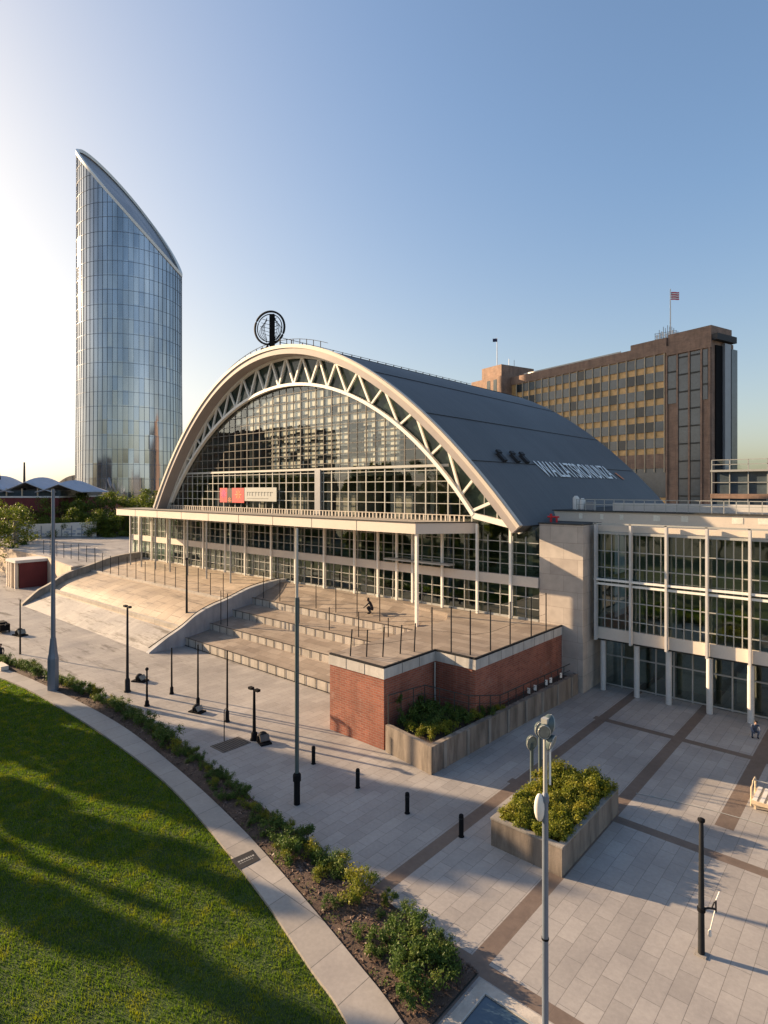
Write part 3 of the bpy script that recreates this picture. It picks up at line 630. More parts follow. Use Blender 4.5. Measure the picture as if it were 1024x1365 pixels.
# ------------------------------------------------------------------ right wing
wing = thing('glass_wing', 'grey glass and steel wing with stone pylon and ground floor doors right of the hall', 'building', (-8, 50, 0))
WY, WX0, WX1 = 46.8, -18.4, 16.0
MB().box(-22.4, 44.9, 0, -18.72, 49.5, 13.15).build('stone_pylon', 'stone', wing)
MB().box(-22.5, 44.85, 13.15, -18.68, 49.6, 13.25).build('pylon_cap', 'mull_d', wing)
MB().box(WX0, WY-.2, 4.12, WX1, 60, 5.02).build('floor_band', 'cream', wing)
MB().box(WX0, WY+.05, 3.95, WX1, 60, 4.117).build('band_soffit', 'mull_d', wing)
MB().box(WX0+.15, WY+6, .0, WX1, WY+6.3, 12.4).build('interior_wall', 'inside', wing)
MB().box(WX0+.15, WY+.4, 8.4, WX1, WY+5.9, 8.75).build('interior_floor', 'inside', wing)
g = MB()
for x in np.arange(-17, 15, 2.9): g.box(x, WY+2+random.random()*2, 5.1, x+random.uniform(.3, 1.5), WY+4.8, random.choice((7, 8.3, 12)))
for x in np.arange(-17.5, 15, 4.1): g.box(x, WY+4, 0, x+random.uniform(.5, 2), WY+5.5, random.choice((2.2, 3.9)))
g.build('interior_partition', 'inside_lt', wing)
MB().add([(WX0, WY, 5.02), (WX1, WY, 5.02), (WX1, WY, 12.45), (WX0, WY, 12.45)], [(0, 1, 2, 3)]).build('upper_glazing', 'glass_dk', wing)
MB().add([(WX0, WY+.1, 5.02), (WX0, WY+4, 5.02), (WX0, WY+4, 12.45), (WX0, WY+.1, 12.45)], [(3, 2, 1, 0)]).build('side_glazing', 'glass_dk', wing)
MB().add([(WX0, WY+1.5, .02), (WX1, WY+1.5, .02), (WX1, WY+1.5, 3.95), (WX0, WY+1.5, 3.95)], [(0, 1, 2, 3)]).build('door_glazing', 'glass_dk', wing)
fins = [-18.25, -15.55, -13.0, -10.31, -7.7, -5.1, -2.5, .1, 2.7, 5.3, 7.9]
for x in fins:
    g = MB(); g.box(x-.075, WY-.7, 4.05, x+.075, WY-.25, 13.3); g.build('facade_fin', 'coping', wing)
g = MB()
for a, b in zip(fins, fins[1:]):
    for k in range(1, 5): x = a+(b-a)*k/5; g.box(x-.03, WY-.1, 5.02, x+.03, WY+.03, 12.45)
for z in (5.75, 7.2, 9.8, 11.1): g.box(WX0, WY-.08, z-.035, WX1, WY+.02, z+.035)
g.build('mullion_grid', 'mull', wing)
g = MB(); g.box(WX0, WY-.5, 8.45, WX1, WY-.3, 8.62); g.box(WX0, WY-.62, 8.8, WX1, WY-.3, 8.95); g.build('mid_rail', 'steel_w', wing)
g = MB(); g.box(WX0, WY-.3, 12.45, WX1, WY-.05, 12.62); g.box(WX0, WY-.7, 13.22, WX1, WY-.58, 13.34); g.build('head_rail', 'mull', wing)
MB().box(WX0, WY+.02, 12.63, WX1, WY+.3, 13.1).build('attic_panel', 'cream', wing)
for k, x in enumerate((-17.9, -15.3, -13.0, -10.28, -7.75, -5.1, -2.5, .1, 2.7)):
    MB().tube([(x, WY+.1, 0), (x, WY+.1, 3.95)], .21, 14).build('round_column', 'coping', wing, smooth=True)
g = MB()
for a in np.arange(-18.2, 15, 1.3): g.box(a-.05, WY+1.4, .02, a+.05, WY+1.55, 3.95)
for z in (.12, 2.5): g.box(WX0, WY+1.42, z-.05, WX1, WY+1.53, z+.05)
g.build('door_frames', 'mull', wing)
g = MB(); g.extr([(-22.9, 48.6, 14.12), (-22.4, 48.64, 12.75), (-22.4, 62, 12.75), (-22.9, 62, 14.12)], (40, 0, 0)); g.build('roof_slab', 'cream', wing)
MB().box(-23.0, 48.45, 14.12, 17.2, 62, 14.2).build('roof_edge', 'mull_d', wing)
g = MB(); x = -21
while x < 16: g.bar((x, 49.0, 14.2), (x, 49.0, 15.15), .05); x += .8
for z in (14.7, 15.12): g.bar((-21, 49.0, z), (16, 49.0, z), .05)
g.build('roof_railing', 'mull', wing)
MB().box(-18.2, 49.8, 14.2, 16, 50.0, 14.85).build('roof_parapet', 'coping', wing)
MB().box(-15.5, 56, 14.2, 16, 61, 14.5).build('roof_plant', 'greypanel', wing)
for x, w_ in ((-20.6, .3), (-18.8, .28), (-17.2, .3), (-14.6, .5), (-12.6, .5), (-9.2, .7), (-7.6, .8), (-6.3, .8), (-5, .8)):
    MB().add([(x, 48.6, 13.5), (x+w_, 48.6, 13.5), (x+w_, 48.585, 13.95), (x, 48.585, 13.95)], [(0, 1, 2, 3)]).build('fascia_light_panel', 'glow', wing)
t = thing('rooftop_vent_unit', 'small cream twin-cylinder vent unit on the left end of the wing roof', 'vent', (-21.6, 51, 14.2))
g = MB(); g.lathe((-21.9, 51, 14.2), [(.28, 0), (.28, 1.0), (.12, 1.2)]); g.lathe((-21.3, 51, 14.2), [(.25, 0), (.25, .8), (.1, 1.0)]); g.build('vent_cylinder', 'whiteplastic', t, smooth=True)
MB().box(-20.9, 50.7, 14.2, -20.2, 51.3, 14.9).build('vent_box', 'greypanel', t)
t = thing('red_roof_valve', 'small red valve set on the top of the stone pylon', 'valve', (-21.6, 46, 13.25))
g = MB(); g.tube([(-21.9, 46, 13.25), (-21.9, 46, 13.95)], .1); g.tube([(-21.4, 46, 13.25), (-21.4, 46, 13.75)], .08); g.tube([(-22.2, 46, 13.7), (-21.2, 46, 13.7)], .07); g.build('valve_pipes', 'red', t)
# ------------------------------------------------------------------ brick office block behind
bt = thing('office_block', 'long brown brick office block with gold spandrels rising behind the hall roof', 'building', (-31.6, 145.3, 0), rot=R(-16.75))
def B(x0, y0, z0, x1, y1, z1): return MB().box(x0, y0, z0, x1, y1, z1)
B(-62, .35, 0, -10.5, 12, 48.3).build('main_wall', 'gold', bt)
B(-62, .0, 48.2, -20, 12, 50.6).build('parapet', 'brown', bt); B(-20, -.05, 48.2, -10.5, 12, 51.8).build('parapet', 'brown', bt)
B(-10.5, .3, 0, 0, 9.3, 49.0).build('end_tower', 'brown', bt); B(-10.4, .5, 49.0, -.2, 9, 52.4).build('penthouse', 'brown', bt)
B(-10.5, -.1, 47.4, .05, .28, 49.6).build('end_cornice', 'brown', bt)
B(-76, -4, 0, -62.02, 12, 50.8).build('stair_tower', 'brown', bt); B(-72, -3, 50.8, -63, 11, 54.6).build('stair_penthouse', 'brown', bt)
B(-68.5, -4.06, 44.5, -67, -3.98, 50).build('stair_window', 'bluegl', bt); B(-65.5, -4.06, 44.5, -64, -3.98, 50).build('stair_window', 'bluegl', bt)
nb = 19; bw = 48.6/nb; x0 = -59.6; wm = {}; hid = MB(); cnt = 0
for r in range(6):
    zt_ = 47.95-3.95*r
    for k in range(nb):
        xa = x0+k*bw
        vis = r <= 1+max(0, (k-1))*.42
        if vis and cnt < 98:
            mk = random.choice(('bluegl', 'bluegl', 'bluegl', 'blueblind', 'winddark'))
            if mk not in wm:
                g = MB(); g.box(.12, .1, 0, bw-.12, .34, 2.35); o = g.build('window', mk, bt); wm[mk] = o.data
            else: o = link('window', wm[mk], bt)
            o.location = (xa, 0, zt_-2.35)
            cnt += 1
        else: hid.box(xa+.12, .1, zt_-2.35, xa+bw-.12, .34, zt_)
tag(hid.build('window', 'bluegl', bt), kind='stuff')
g = MB()
for k in range(nb+1): g.box(x0+k*bw-.09, -.12, 20, x0+k*bw+.09, .33, 48.2)
g.build('facade_mullions', 'timber', bt)
B(-62, .02, 21.0, -10.5, .32, 24.4).build('floor_band', 'brown', bt)
B(-61.8, .2, 14, -10.6, .33, 21.0).build('lower_window', 'bluegl', bt)
for xa, xb, z0_, z1_ in ((-10.3, -7.9, 36, 47.2), (-7.7, -5.3, 3, 47.2), (-4.7, -2.3, 3, 47.2), (-2.0, -.8, 36, 47.2)):
    w_ = B(xa, .16, z0_, xb, .29, z1_).build('tall_window', 'bluegl', bt)
    g = MB()
    for z in np.arange(z0_+3.5, z1_, 4.0): g.box(xa, .08, z-.25, xb, .155, z+.1)
    g.build('window_bars', 'mull_d', w_)
g = MB()
for xa in (-10.45, -7.8, -5.0, -2.15, -.35): g.box(xa-.2, -.05, 0, xa+.2, .28, 47.38)
g.build('brick_pier', 'brown', bt)
B(.02, 1.6, 0, .3, 4.2, 48).build('side_recess', 'black', bt); B(.02, 4.3, 0, .8, 6.8, 48.6).build('side_panel', 'greypanel', bt); B(.02, 6.9, 0, .9, 9.3, 47.6).build('side_glazing', 'bluegl', bt)
B(.02, .5, 49.0, 1.2, 8.5, 50.4).build('roof_plant', 'darkroof', bt)
B(-58, 1.5, 50.6, -24, 1.7, 51.35).build('roof_rail', 'mull', bt)
def lo(bx, by, bz): a = R(-16.75); return Vector((-31.6+bx*math.cos(a)-by*math.sin(a), 145.3+bx*math.sin(a)+by*math.cos(a), bz))
p = lo(-12.7, 3, 51.8); t = thing('rooftop_mast_frame', 'grey lattice aerial frame round the flagpole on the office block roof', 'aerial', p)
g = MB()
for i in range(6):
    for j in (0, 1):
        q = p+Vector((-2.3+i*.95, j*1.6, 0)); hh = (2.2, 2.9, 3.5, 3.7, 3.2, 2.0)[i]; g.bar(q, q+Vector((0, 0, hh)), .12)
for z in (.7, 1.4, 2.1): 
    for j in (0, 1.6): g.bar(p+Vector((-2.4, j, z)), p+Vector((2.6, j, z)), .1)
g.build('lattice', 'greypanel', t)
g = MB()
for i in range(7): g.box(p.x-2+i*.7, p.y-.3, p.z+.4+.3*(i % 3), p.x-1.7+i*.7, p.y-.1, p.z+1.7+.3*(i % 3))
g.build('antenna_panel', 'whiteplastic', t)
p = lo(-12.0, 4, 51.8); t = thing('flagpole', 'white flagpole with red and white striped flag on the office block roof', 'flagpole', p)
MB().tube([p, p+Vector((0, 0, 12.6))], .17, 8, .1).build('pole', 'whiteplastic', t)
def flag(p, w, h, mats, rows, ang):
    d = Vector((math.cos(ang), math.sin(ang), 0)); nn = Vector((-d.y, d.x, 0))
    for r in range(rows):
        g = MB(); rr = []
        for z in (0, 1):
            rr.append([p+d*(w*k/8)+nn*(.12*math.sin(k*1.1))+Vector((0, 0, h*(r+z)/rows+.05*math.sin(k*.9))) for k in range(9)])
        g.sheet(rr); g.build('flag_stripe', mats[r % len(mats)], t)
flag(p+Vector((.15, 0, 9.9)), 2.0, 1.9, ['flagred', 'flagwhite'], 7, YAW)
MB().box(p.x+.2, p.y+.1, p.z+11.2, p.x+.25, p.y+.15, p.z+11.8).build('flag_toggle', 'flagblue', t)
p = lo(-72.5, 4, 54.6) ; t = thing('flagpole', 'thin grey flagpole with a small dark flag on the stair tower of the office block', 'flagpole', p)
MB().tube([p, p+Vector((0, 0, 11.2))], .13, 6, .08).build('pole', 'greypanel', t); flag(p+Vector((.1, 0, 9.8)), -1.5, 1.1, ['flagblue'], 1, YAW)
p = lo(-67, 4, 54.6) ; t = thing('roof_aerial', 'pair of thin aerials on the stair tower roof of the office block', 'aerial', p)
g = MB(); g.tube([p, p+Vector((0, 0, 3.2))], .08); g.tube([p+Vector((1.6, .5, 0)), p+Vector((1.6, .5, 2.6))], .08); g.build('rod', 'greypanel', t)
# glass pavilion far right
t = thing('glass_pavilion', 'low glazed pavilion with pale roof deck right of the brown office block', 'building', (-5, 100, 0))
MB().box(-21.6, 100.2, 0, 14, 116, 14.6).build('lower_storey', 'bluegl', t); MB().box(-21.8, 99.9, 14.6, 14, 116, 15.3).build('floor_band', 'brown', t)
MB().box(-21.0, 100.6, 15.3, 14, 116, 18.6).build('upper_glazing', 'bluegl', t)
MB().box(-21.8, 99.9, 18.6, 14, 116, 18.9).build('roof', 'mull', t)
g = MB()
for x in np.arange(-21.7, 14, 2.4): g.box(x-.06, 100.0, 8, x+.06, 100.18, 14.6); g.box(x-.06, 100.3, 15.3, x+.06, 100.58, 20.4)
for z in (17, 19.7, 20.4): g.box(-21.7, 100.3, z-.05, 14, 100.4, z+.05)
g.build('frame', 'mull', t)
MB().add([(-21.7, 100.35, 18.9), (14, 100.35, 18.9), (14, 100.35, 20.3), (-21.7, 100.35, 20.3)], [(0, 1, 2, 3)]).build('roof_balustrade', 'glass_bal', t)
# ------------------------------------------------------------------ glass tower
TC = W(-94.6, 220); TR = 18.0
tw = thing('glass_tower', 'tall curved glass tower with a slanting pointed top behind the trees', 'tower', TC, rot=YAW+R(23.5))
def th(a):          # top height at angle a (local x = right, y = away)
    s = (1+math.cos(a))/2; return 99.0+39.5*(1-s)**.88+(12.8 if math.sin(a) > 0 else 10.5-2.5*s*(1-s)*4*.0)*math.sin(a)
NA = 132; ang = [2*math.pi*k/NA for k in range(NA)]
rad = lambda z: TR*(1+.03*max(0, (60-z)/60))
g = MB(); lv = [0, 30, 60, 90]
vs = [(rad(z)*math.cos(a), rad(z)*math.sin(a), z) for z in lv for a in ang]+[(TR*math.cos(a), TR*math.sin(a), th(a)) for a in ang]
g.add(vs, [(j*NA+k, j*NA+(k+1) % NA, (j+1)*NA+(k+1) % NA, (j+1)*NA+k) for j in range(4) for k in range(NA)]); g.build('curtain_wall', 'tower', tw, smooth=True)
g = MB(); NR = 8; vs = [((TR-.4)*math.cos(a)*r/NR, (TR-.4)*math.sin(a)*r/NR, (th(a)-1.2)*(r/NR)+(1-r/NR)*121.5) for r in range(NR+1) for a in ang]
g.add(vs, [(j*NA+k, j*NA+(k+1) % NA, (j+1)*NA+(k+1) % NA, (j+1)*NA+k) for j in range(NR) for k in range(NA)]); g.build('sloping_roof', 'darkslope', tw, smooth=True)
g = MB(); rr = [[(r*math.cos(a), r*math.sin(a), th(a)+dz) for a in ang+[0]] for r, dz in ((TR+.25, -1.0), (TR+.3, .25), (TR-.7, .25), (TR-.7, -1.0), (TR+.25, -1.0))]; g.sheet(rr); g.build('crown_rim', 'steel_w', tw)
g = MB()
for k in range(0, NA, 2):
    a = ang[k]; c, s_ = math.cos(a), math.sin(a)
    g.bar(((rad(0)+.05)*c, (rad(0)+.05)*s_, 0), ((TR+.07)*c, (TR+.07)*s_, 60), .08, .14); g.bar(((TR+.07)*c, (TR+.07)*s_, 60), ((TR+.07)*c, (TR+.07)*s_, th(a)), .1, .14)
z = 4.5
while z < 140:
    for k in range(NA):
        a, b = ang[k], ang[(k+1) % NA]
        if th(a) > z+.5 and th(b) > z+.5: r = rad(z)+.06; g.bar((r*math.cos(a), r*math.sin(a), z), (r*math.cos(b), r*math.sin(b), z), .07, .1)
    z += 5.0
g.build('mullion_grid', 'bluepost', tw)
# ------------------------------------------------------------------ left background
pr_ = W(-95, 150); t = thing('red_hall', 'low dark red hall with grey fabric roof canopies at the left edge', 'building', pr_, rot=YAW)
B(-30, 0, 0, 12, 25, 8.5).build('lower_wall', 'greypanel', t); B(-30.2, -.2, 8.0, 12.2, 25, 13.8).build('upper_wall', 'redwall', t); B(-30, -.4, 13.8, 12.4, 25, 14.2).build('roof_edge', 'coping', t)
for x in np.arange(-29, 10, 4.2): B(x, -.08, 2.6, x+3.4, -.01, 7.2).build('window', 'bluegl', t)
B(-29, 2, 14.2, 11.5, 22, 15.7).build('clerestory', 'bluegl', t)
for x in np.arange(-26, 12, 4): B(x, 1, 14.2, x+.25, 1.25, 16.2).build('roof_post', 'timber', t)
for cx, w_, h in ((-19, 15, 20.5), (-7.5, 14, 19.6), (3.5, 14, 19.2), (12, 12, 18.4)):
    rows_ = []
    for i in range(9):
        u = -1+2*i/8; rows_.append([(cx+w_*.5*(-1+2*j/10), 8+8*u, 15.3+(h-15.3)*max(0, (1-abs(-1+2*j/10)))**1.15*(1-.35*u*u)) for j in range(11)])
    g = MB().sheet(rows_); o = g.build('fabric_canopy', 'fabric', t, smooth=True)
    md = o.modifiers.new('thickness', 'SOLIDIFY'); md.thickness = .15
MB().tube([(-1.5, 8, 15), (-1.5, 8, 23.2)], .35, 8, .2).build('roof_mast', 'dark', t)
MB().tube([(-14, 4, 25.2), (-9, 4, 23.8), (-5.8, 4, 20.8), (-5.4, 4, 18.5)], .22).build('roof_mast', 'dark', t)
pd_ = W(-141, 270); t = thing('domed_hall', 'distant tan vaulted hall seen left of the glass tower base', 'building', pd_, rot=YAW)
g = MB(); g.extr([(-16+32*k/20, 0, 9+13.5*math.sin(math.pi*k/20)**.8) for k in range(21)]+[(16, 0, 0), (-16, 0, 0)], (0, 40, 0)); g.build('vault', 'tan', t)
g = MB(); 
for k in range(3, 18, 2): g.box(-16+32*k/20-.15, -.3, 0, -16+32*k/20+.15, -.02, 8.8+13.3*math.sin(math.pi*k/20)**.8)
g.build('ribs', 'conc', t)
t = thing('street_hoarding', 'long low white hoarding with faded grey markings before the trees', 'hoarding', W(-84, 138)+Vector((0, 0, 0)), rot=YAW+R(4))
g = MB(); g.extr([(-8, 0, 4.6), (12, 0, 4.6), (16, 0, 4.6), (16, 0, 8.3), (-3, 0, 7.6), (-8, 0, 6.9)], (0, .4, 0)); g.build('hoarding_panel', 'whiteplastic', t)
g = MB()
for x in np.arange(-8, 16, 2.3): g.box(x, -.1, 4.6, x+.14, -.005, 7.4)
g.box(-8, -.1, 4.6, 16, -.005, 4.9); g.build('hoarding_posts', 'greypanel', t)
g = MB()
for k in range(26):
    x = random.uniform(-5, 13); z = random.uniform(5.1, 6.6); g.box(x, -.03, z, x+random.uniform(.2, 1.4), -.006, z+random.uniform(.15, .5))
g.build('faded_marking', 'fabric', t)
t = thing('red_kiosk', 'small dark red kiosk with cream open front on the plaza at the left edge', 'kiosk', (-110, 33, 0))
MB().box(-110.6, 32.5, 0, -106.6, 36.7, 4.1).build('side_wall', 'redwall', t); MB().box(-111.2, 31.8, 4.1, -106.4, 36.78, 4.55).build('roof_slab', 'coping', t)
for x in (-111.0, -110.0, -109.0, -107.2): MB().box(x, 31.9, 0, x+.35, 32.3, 4.1).build('front_post', 'cream', t)
MB().box(-110.6, 32.4, .0, -106.9, 32.49, 3.7).build('dark_opening', 'plaque', t)
# trees
def make_tree(label, seed, hgt=12, rx=4.4, leaf=.34, n=5200, mat='lf_tree', low=.18, cr=1.0):
    random.seed(seed); t = thing('broadleaf_tree', label, 'tree', (0, 0, 0), local=True)
    g = MB(); g.tube([(0, 0, -.1), (.1, 0, hgt*.2), (0, .15, hgt*.45), (.1, .1, hgt*.75)], .28, 8, .07)
    nk = 46
    cs, rs = [], []
    for k in range(46):
        a = random.uniform(0, 2*math.pi); zf = random.random(); rr = rx*math.sqrt(random.random())*(1-.55*abs(zf-.4)**1.2)*1.02; z = hgt*(low+(.95-low)*zf)
        cs.append((rr*math.cos(a), rr*math.sin(a), z)); q = random.uniform(.8, 1.55)*rx/4.2*cr; rs.append((q, q, q*.8))
        if k < 12: g.tube([(0, .1, max(hgt*.15, z*.5)), (rr*.5*math.cos(a), rr*.5*math.sin(a), z*.8), (rr*math.cos(a), rr*math.sin(a), z)], .09, 5, .02)
    g.build('trunk', 'bark', t); c = [max(10, int(n/46*random.uniform(.5, 1.5))) for _ in cs]
    link('crown', leaf_mesh('crown', cs, rs, c, leaf, mat, .3, .6, .35), t); return t
LBL = 'green broadleaf tree in the row between the red hall and the arched hall'
T1 = make_tree(LBL, 1); T2 = make_tree(LBL, 2, rx=5, n=6500); T3 = make_tree(LBL, 3, hgt=13, rx=3.9)
PT = [T1, T2, T3]; GR = 'trees beyond the terrace'; used = set()
def place_tree(i, loc, rot, sc_, label=LBL, group=GR):
    if i not in used:
        used.add(i); o = PT[i]; o.location = loc; o.rotation_euler = (0, 0, rot); o.scale = sc_ if isinstance(sc_, tuple) else (sc_,)*3; o['label'] = label; o['group'] = group; return o
    return copy_tree(PT[i], None, loc, rot, sc_, label, group)
for k, (u, d, s_) in enumerate(((62, 152, 1.0), (80, 150, 1.14), (98, 156, 1.2), (117, 150, 1.18), (134, 156, 1.22), (152, 150, 1.2), (170, 156, 1.25), (188, 150, 1.22), (204, 156, 1.25), (222, 156, 1.25), (240, 160, 1.2), (50, 170, 1.0), (70, 142, .8), (92, 141, .85), (108, 143, .9), (126, 141, .88), (143, 143, .92), (161, 141, .9), (178, 144, .95), (196, 143, .9))):
    place_tree(k % 3, W((u-512)/785*d, d), k*1.3, s_)
place_tree(1, W((-6-512)/785*116, 116), 2.2, 1.2, 'dark green tree cut by the left edge of the picture beside the red hall', None); place_tree(0, W((10-512)/785*128, 128), .8, 1.13, 'dark green tree between the left edge and the concrete post', None)
t = thing('concrete_post', 'stout weathered concrete post standing beside the dark tree at the left', 'post', W(-75, 120)+Vector((0, 0, 0)))
MB().lathe(W(-75, 120), [(.5, 4.6), (.5, 7), (.48, 9), (.4, 9.6)], 10).build('clad_post', 'conc', t)
# trees and blocks outside the frame that shade the plaza and mirror in the glass
OFF = 'tall green tree standing outside the picture to the left of the lawn'
BT = make_tree(OFF, 5, 16, 3.4, .75, 11000, 'lf_tree', .1, 1.25); BT['group'] = 'trees left of the lawn'
for k, (x, y, s_) in enumerate(((-72, 5.8, (.85, .85, 1.25)), (-76, 3.0, (.8, .8, 1.35)), (-70, 4.2, (.75, .75, 1.2)), (-79, 1.8, (.75, .75, 1.35)), (-83, 3.6, (.9, .9, 1.3)))):
    if k == 0: BT.location = (x, y, 0); BT.scale = s_
    else: copy_tree(BT, None, (x, y, 0), k*1.3, s_)
CT = make_tree('narrow columnar tree standing outside the picture to the left of the lawn', 8, 16, .8, .5, 9000, 'lf_tree', .04, 3.0); CT['group'] = 'columnar trees left of the lawn'  # unseen columns, added and shaped to throw shade lanes across the lawn
for k, (x, y, s_) in enumerate(((-62, 2.9, (.8, .8, .98)), (-64, -1.7, (.95, .95, 1.22)), (-62, .95, (.34, .34, .9)), (-62, -3.9, (.4, .4, .85)), (-63, -5.9, (.95, .95, .95)), (-60, -8.6, (1, 1, 1.0)), (-58, -3.6, (.14, .14, .8)), (-66, 3.0, (.8, .8, .95)), (-62, -11, (.9, .9, 1.1)), (-70, 1.6, (.22, .22, 1.0)))):
    y -= 2.2
    if k == 0: CT.location = (x, y, 0); CT.scale = s_
    else: copy_tree(CT, None, (x, y, 0), k*1.3, s_)
REFL = 'large green tree across the lawn behind the viewpoint'
for k in range(16):
    place_tree(k % 3, (-135+k*10.5+random.uniform(-2, 2), -52-random.uniform(0, 8), 0), k*1.7, random.uniform(1.6, 2.1), REFL, 'trees behind the viewpoint')
t = thing('city_block', 'tall brown slab block behind the viewpoint mirrored in the hall glazing', 'building', (-185, -45, 0))
MB().box(-225, -58, 0, -152, -35, 37).build('wall', 'brown', t); g = MB()
for z in np.arange(4, 34, 3.6): g.box(-224, -34.99, z, -153, -34.9, z+1.9)
g.build('window_band', 'bluegl', t)
for k in range(8):
    place_tree(k % 3, (-122-k*11, -16-k*1.5, 0), k*1.9, 1.75, 'large green tree beyond the left end of the lawn', 'trees beyond the lawn')

# ------------------------------------------------------------------ planters and shrubs
def make_shrub(name, label, seed, mat, r=.55, h=.7, n=700, leaf=.085, k=9, stems=True):
    random.seed(seed); t = thing(name, label, 'shrub', (0, 0, 0), local=True); cs, rs = [], []
    g = MB()
    for i in range(k):
        a = random.uniform(0, 6.28); rr = r*.75*math.sqrt(random.random()); z = h*random.uniform(.3, .95)*(1-.3*rr/r); q = random.uniform(.14, .27)*r/.55
        cs.append((rr*math.cos(a), rr*math.sin(a), z)); rs.append((q, q, q*random.uniform(.8, 1.3))); g.tube([(rr*.2*math.cos(a), rr*.2*math.sin(a), -.05), (rr*math.cos(a), rr*math.sin(a), z)], .014, 4, .006)
    g.build('stem', 'bark', t); c = [max(12, int(n/k*random.uniform(.6, 1.4))) for _ in cs]
    link('foliage', leaf_mesh('foliage', cs, rs, c, leaf, mat, .5, .45, .2), t); return t
LB = 'dark green leafy shrub in the curved planting bed beside the path'
SB = [make_shrub('bed_shrub', LB, s, 'lf_bed', random.Random(s).uniform(.5, .7), random.Random(s+5).uniform(.6, .95), 900) for s in (11, 12, 13)]
SB.append(make_shrub('bed_shrub', LB, 14, 'lf_bright', .5, .85, 800, .08))
LBY = 'yellow green leafy shrub standing among the dark shrubs of the planting bed'
SB[3]['label'] = LBY
first = [True]*4; random.seed(31)
def bedpt(x, f):
    y0 = np.interp(x, [p[0] for p in BEDs], [p[1] for p in BEDs]); y1 = np.interp(x, [p[0] for p in PTHs], [p[1] for p in PTHs]); return y0+(y1-y0)*f
def put_shrub(x, y, kind, s_):
    z = .1; rot = random.uniform(0, 6.28)
    if first[kind]: first[kind] = False; o = SB[kind]; o.location = (x, y, z); o.rotation_euler = (0, 0, rot); o.scale = (s_,)*3
    else: o = copy_tree(SB[kind], None, (x, y, z), rot, s_)
    o['group'] = 'shrubs in the planting bed'
x = -64.0
while x < -34.5: put_shrub(x, bedpt(x, random.uniform(.22, .5)), random.choice((0, 1, 2, 0, 1, 2, 3)), random.uniform(.9, 1.3)); x += random.uniform(.42, .75)
for x, f, kd, s_ in ((-34.2, .4, 0, 1.5), (-33.6, .5, 1, 1.35), (-34.8, .35, 2, 1.3), (-33.0, .55, 3, 1.1), (-32.4, .3, 2, 1), (-31.5, .15, 1, .8), (-30.5, .12, 0, .75), (-29.5, .12, 2, .7), (-28.4, .1, 1, .7), (-27.4, .14, 0, .7), (-26.3, .12, 2, .75), (-25.4, .2, 1, .85)):
    put_shrub(x, bedpt(x, f), kd, s_)
for u, v_, kd, s_ in ((345, 1095, 1, .8), (362, 1112, 0, 1), (375, 1128, 2, 1.05), (392, 1140, 0, 1.1), (405, 1128, 1, 1), (385, 1150, 1, 1.1), (412, 1148, 3, .95), (430, 1160, 2, .9), (448, 1165, 0, .95), (462, 1160, 3, .8), (480, 1190, 3, 1.25), (468, 1210, 3, 1.1), (497, 1180, 0, .7), (440, 1215, 1, .6), (520, 1205, 1, .6), (540, 1225, 0, .65), (520, 1262, 0, .85), (505, 1270, 1, .85), (545, 1255, 2, 1.05), (562, 1245, 1, .9), (560, 1280, 0, 1.1), (540, 1292, 2, 1.1), (575, 1290, 1, 1.05), (552, 1320, 0, 1.15), (570, 1330, 2, 1.05), (595, 1285, 0, 1.0), (600, 1310, 2, .9), (545, 1340, 1, .85), (585, 1265, 1, .7)):
    d = CAMZ*785/(v_-652); q = W((u-512)/785*d, d); put_shrub(q.x, q.y, kd, s_*1.12)
for _ in range(70):
    x = random.uniform(-33, -11.5); put_shrub(x, bedpt(x, random.choice((random.uniform(.08, .35), random.uniform(.1, .8)))), random.choice((0, 1, 2, 2, 3)), random.uniform(.4, .75))
# ground cover along the plaza edge
cs = [(x, bedpt(x, random.uniform(.03, .5)), .12) for x in np.arange(-33, -24, .18)]+[(x, bedpt(x, random.uniform(.02, .95)), .12) for x in np.arange(-24, -10.9, .13)]
tag(link('ground_cover', leaf_mesh('ground_cover', cs, [(.22, .22, .12)]*len(cs), [26]*len(cs), .07, 'lf_bed', .6)), 'low green creeping ground cover spread over the planting bed soil', 'ground cover', kind='stuff')
# square planter
t = thing('concrete_planter', 'big square weathered concrete planter box in the middle of the plaza', 'planter', (-12.2, 26.2, 0))
px0, px1, py0, py1, ph = -13.85, -10.5, 23.05, 29.5, 1.18
g = MB(); wl = .22
g.box(px0, py0, 0, px1, py0+wl, ph); g.box(px0, py1-wl, 0, px1, py1, ph); g.box(px0, py0+wl, 0, px0+wl, py1-wl, ph); g.box(px1-wl, py0+wl, 0, px1, py1-wl, ph); g.build('planter_wall', 'planter', t)
g = MB()
for a in ((px0-.03, py0-.03, px1+.03, py0+wl+.02), (px0-.03, py1-wl-.02, px1+.03, py1+.03), (px0-.03, py0+wl+.02, px0+wl+.02, py1-wl-.02), (px1-wl-.02, py0+wl+.02, px1+.03, py1-wl-.02)): g.box(a[0], a[1], ph, a[2], a[3], ph+.07)
g.build('planter_rim', 'conc', t); MB().box(px0+wl, py0+wl, .9, px1-wl, py1-wl, 1.0).build('planter_soil', 'soil', t)
LP = 'bright yellow green bushy shrub filling the square concrete planter'
PS = [make_shrub('planter_shrub', LP, s, 'lf_bright', .6, .85, 1900, .105, 15) for s in (21, 22, 23)]
pts = []; y = py0+.55
while y < py1-.3:
    x = px0+.55
    while x < px1-.3: pts.append((x+random.uniform(-.15, .15), y+random.uniform(-.15, .15))); x += .76
    y += .76
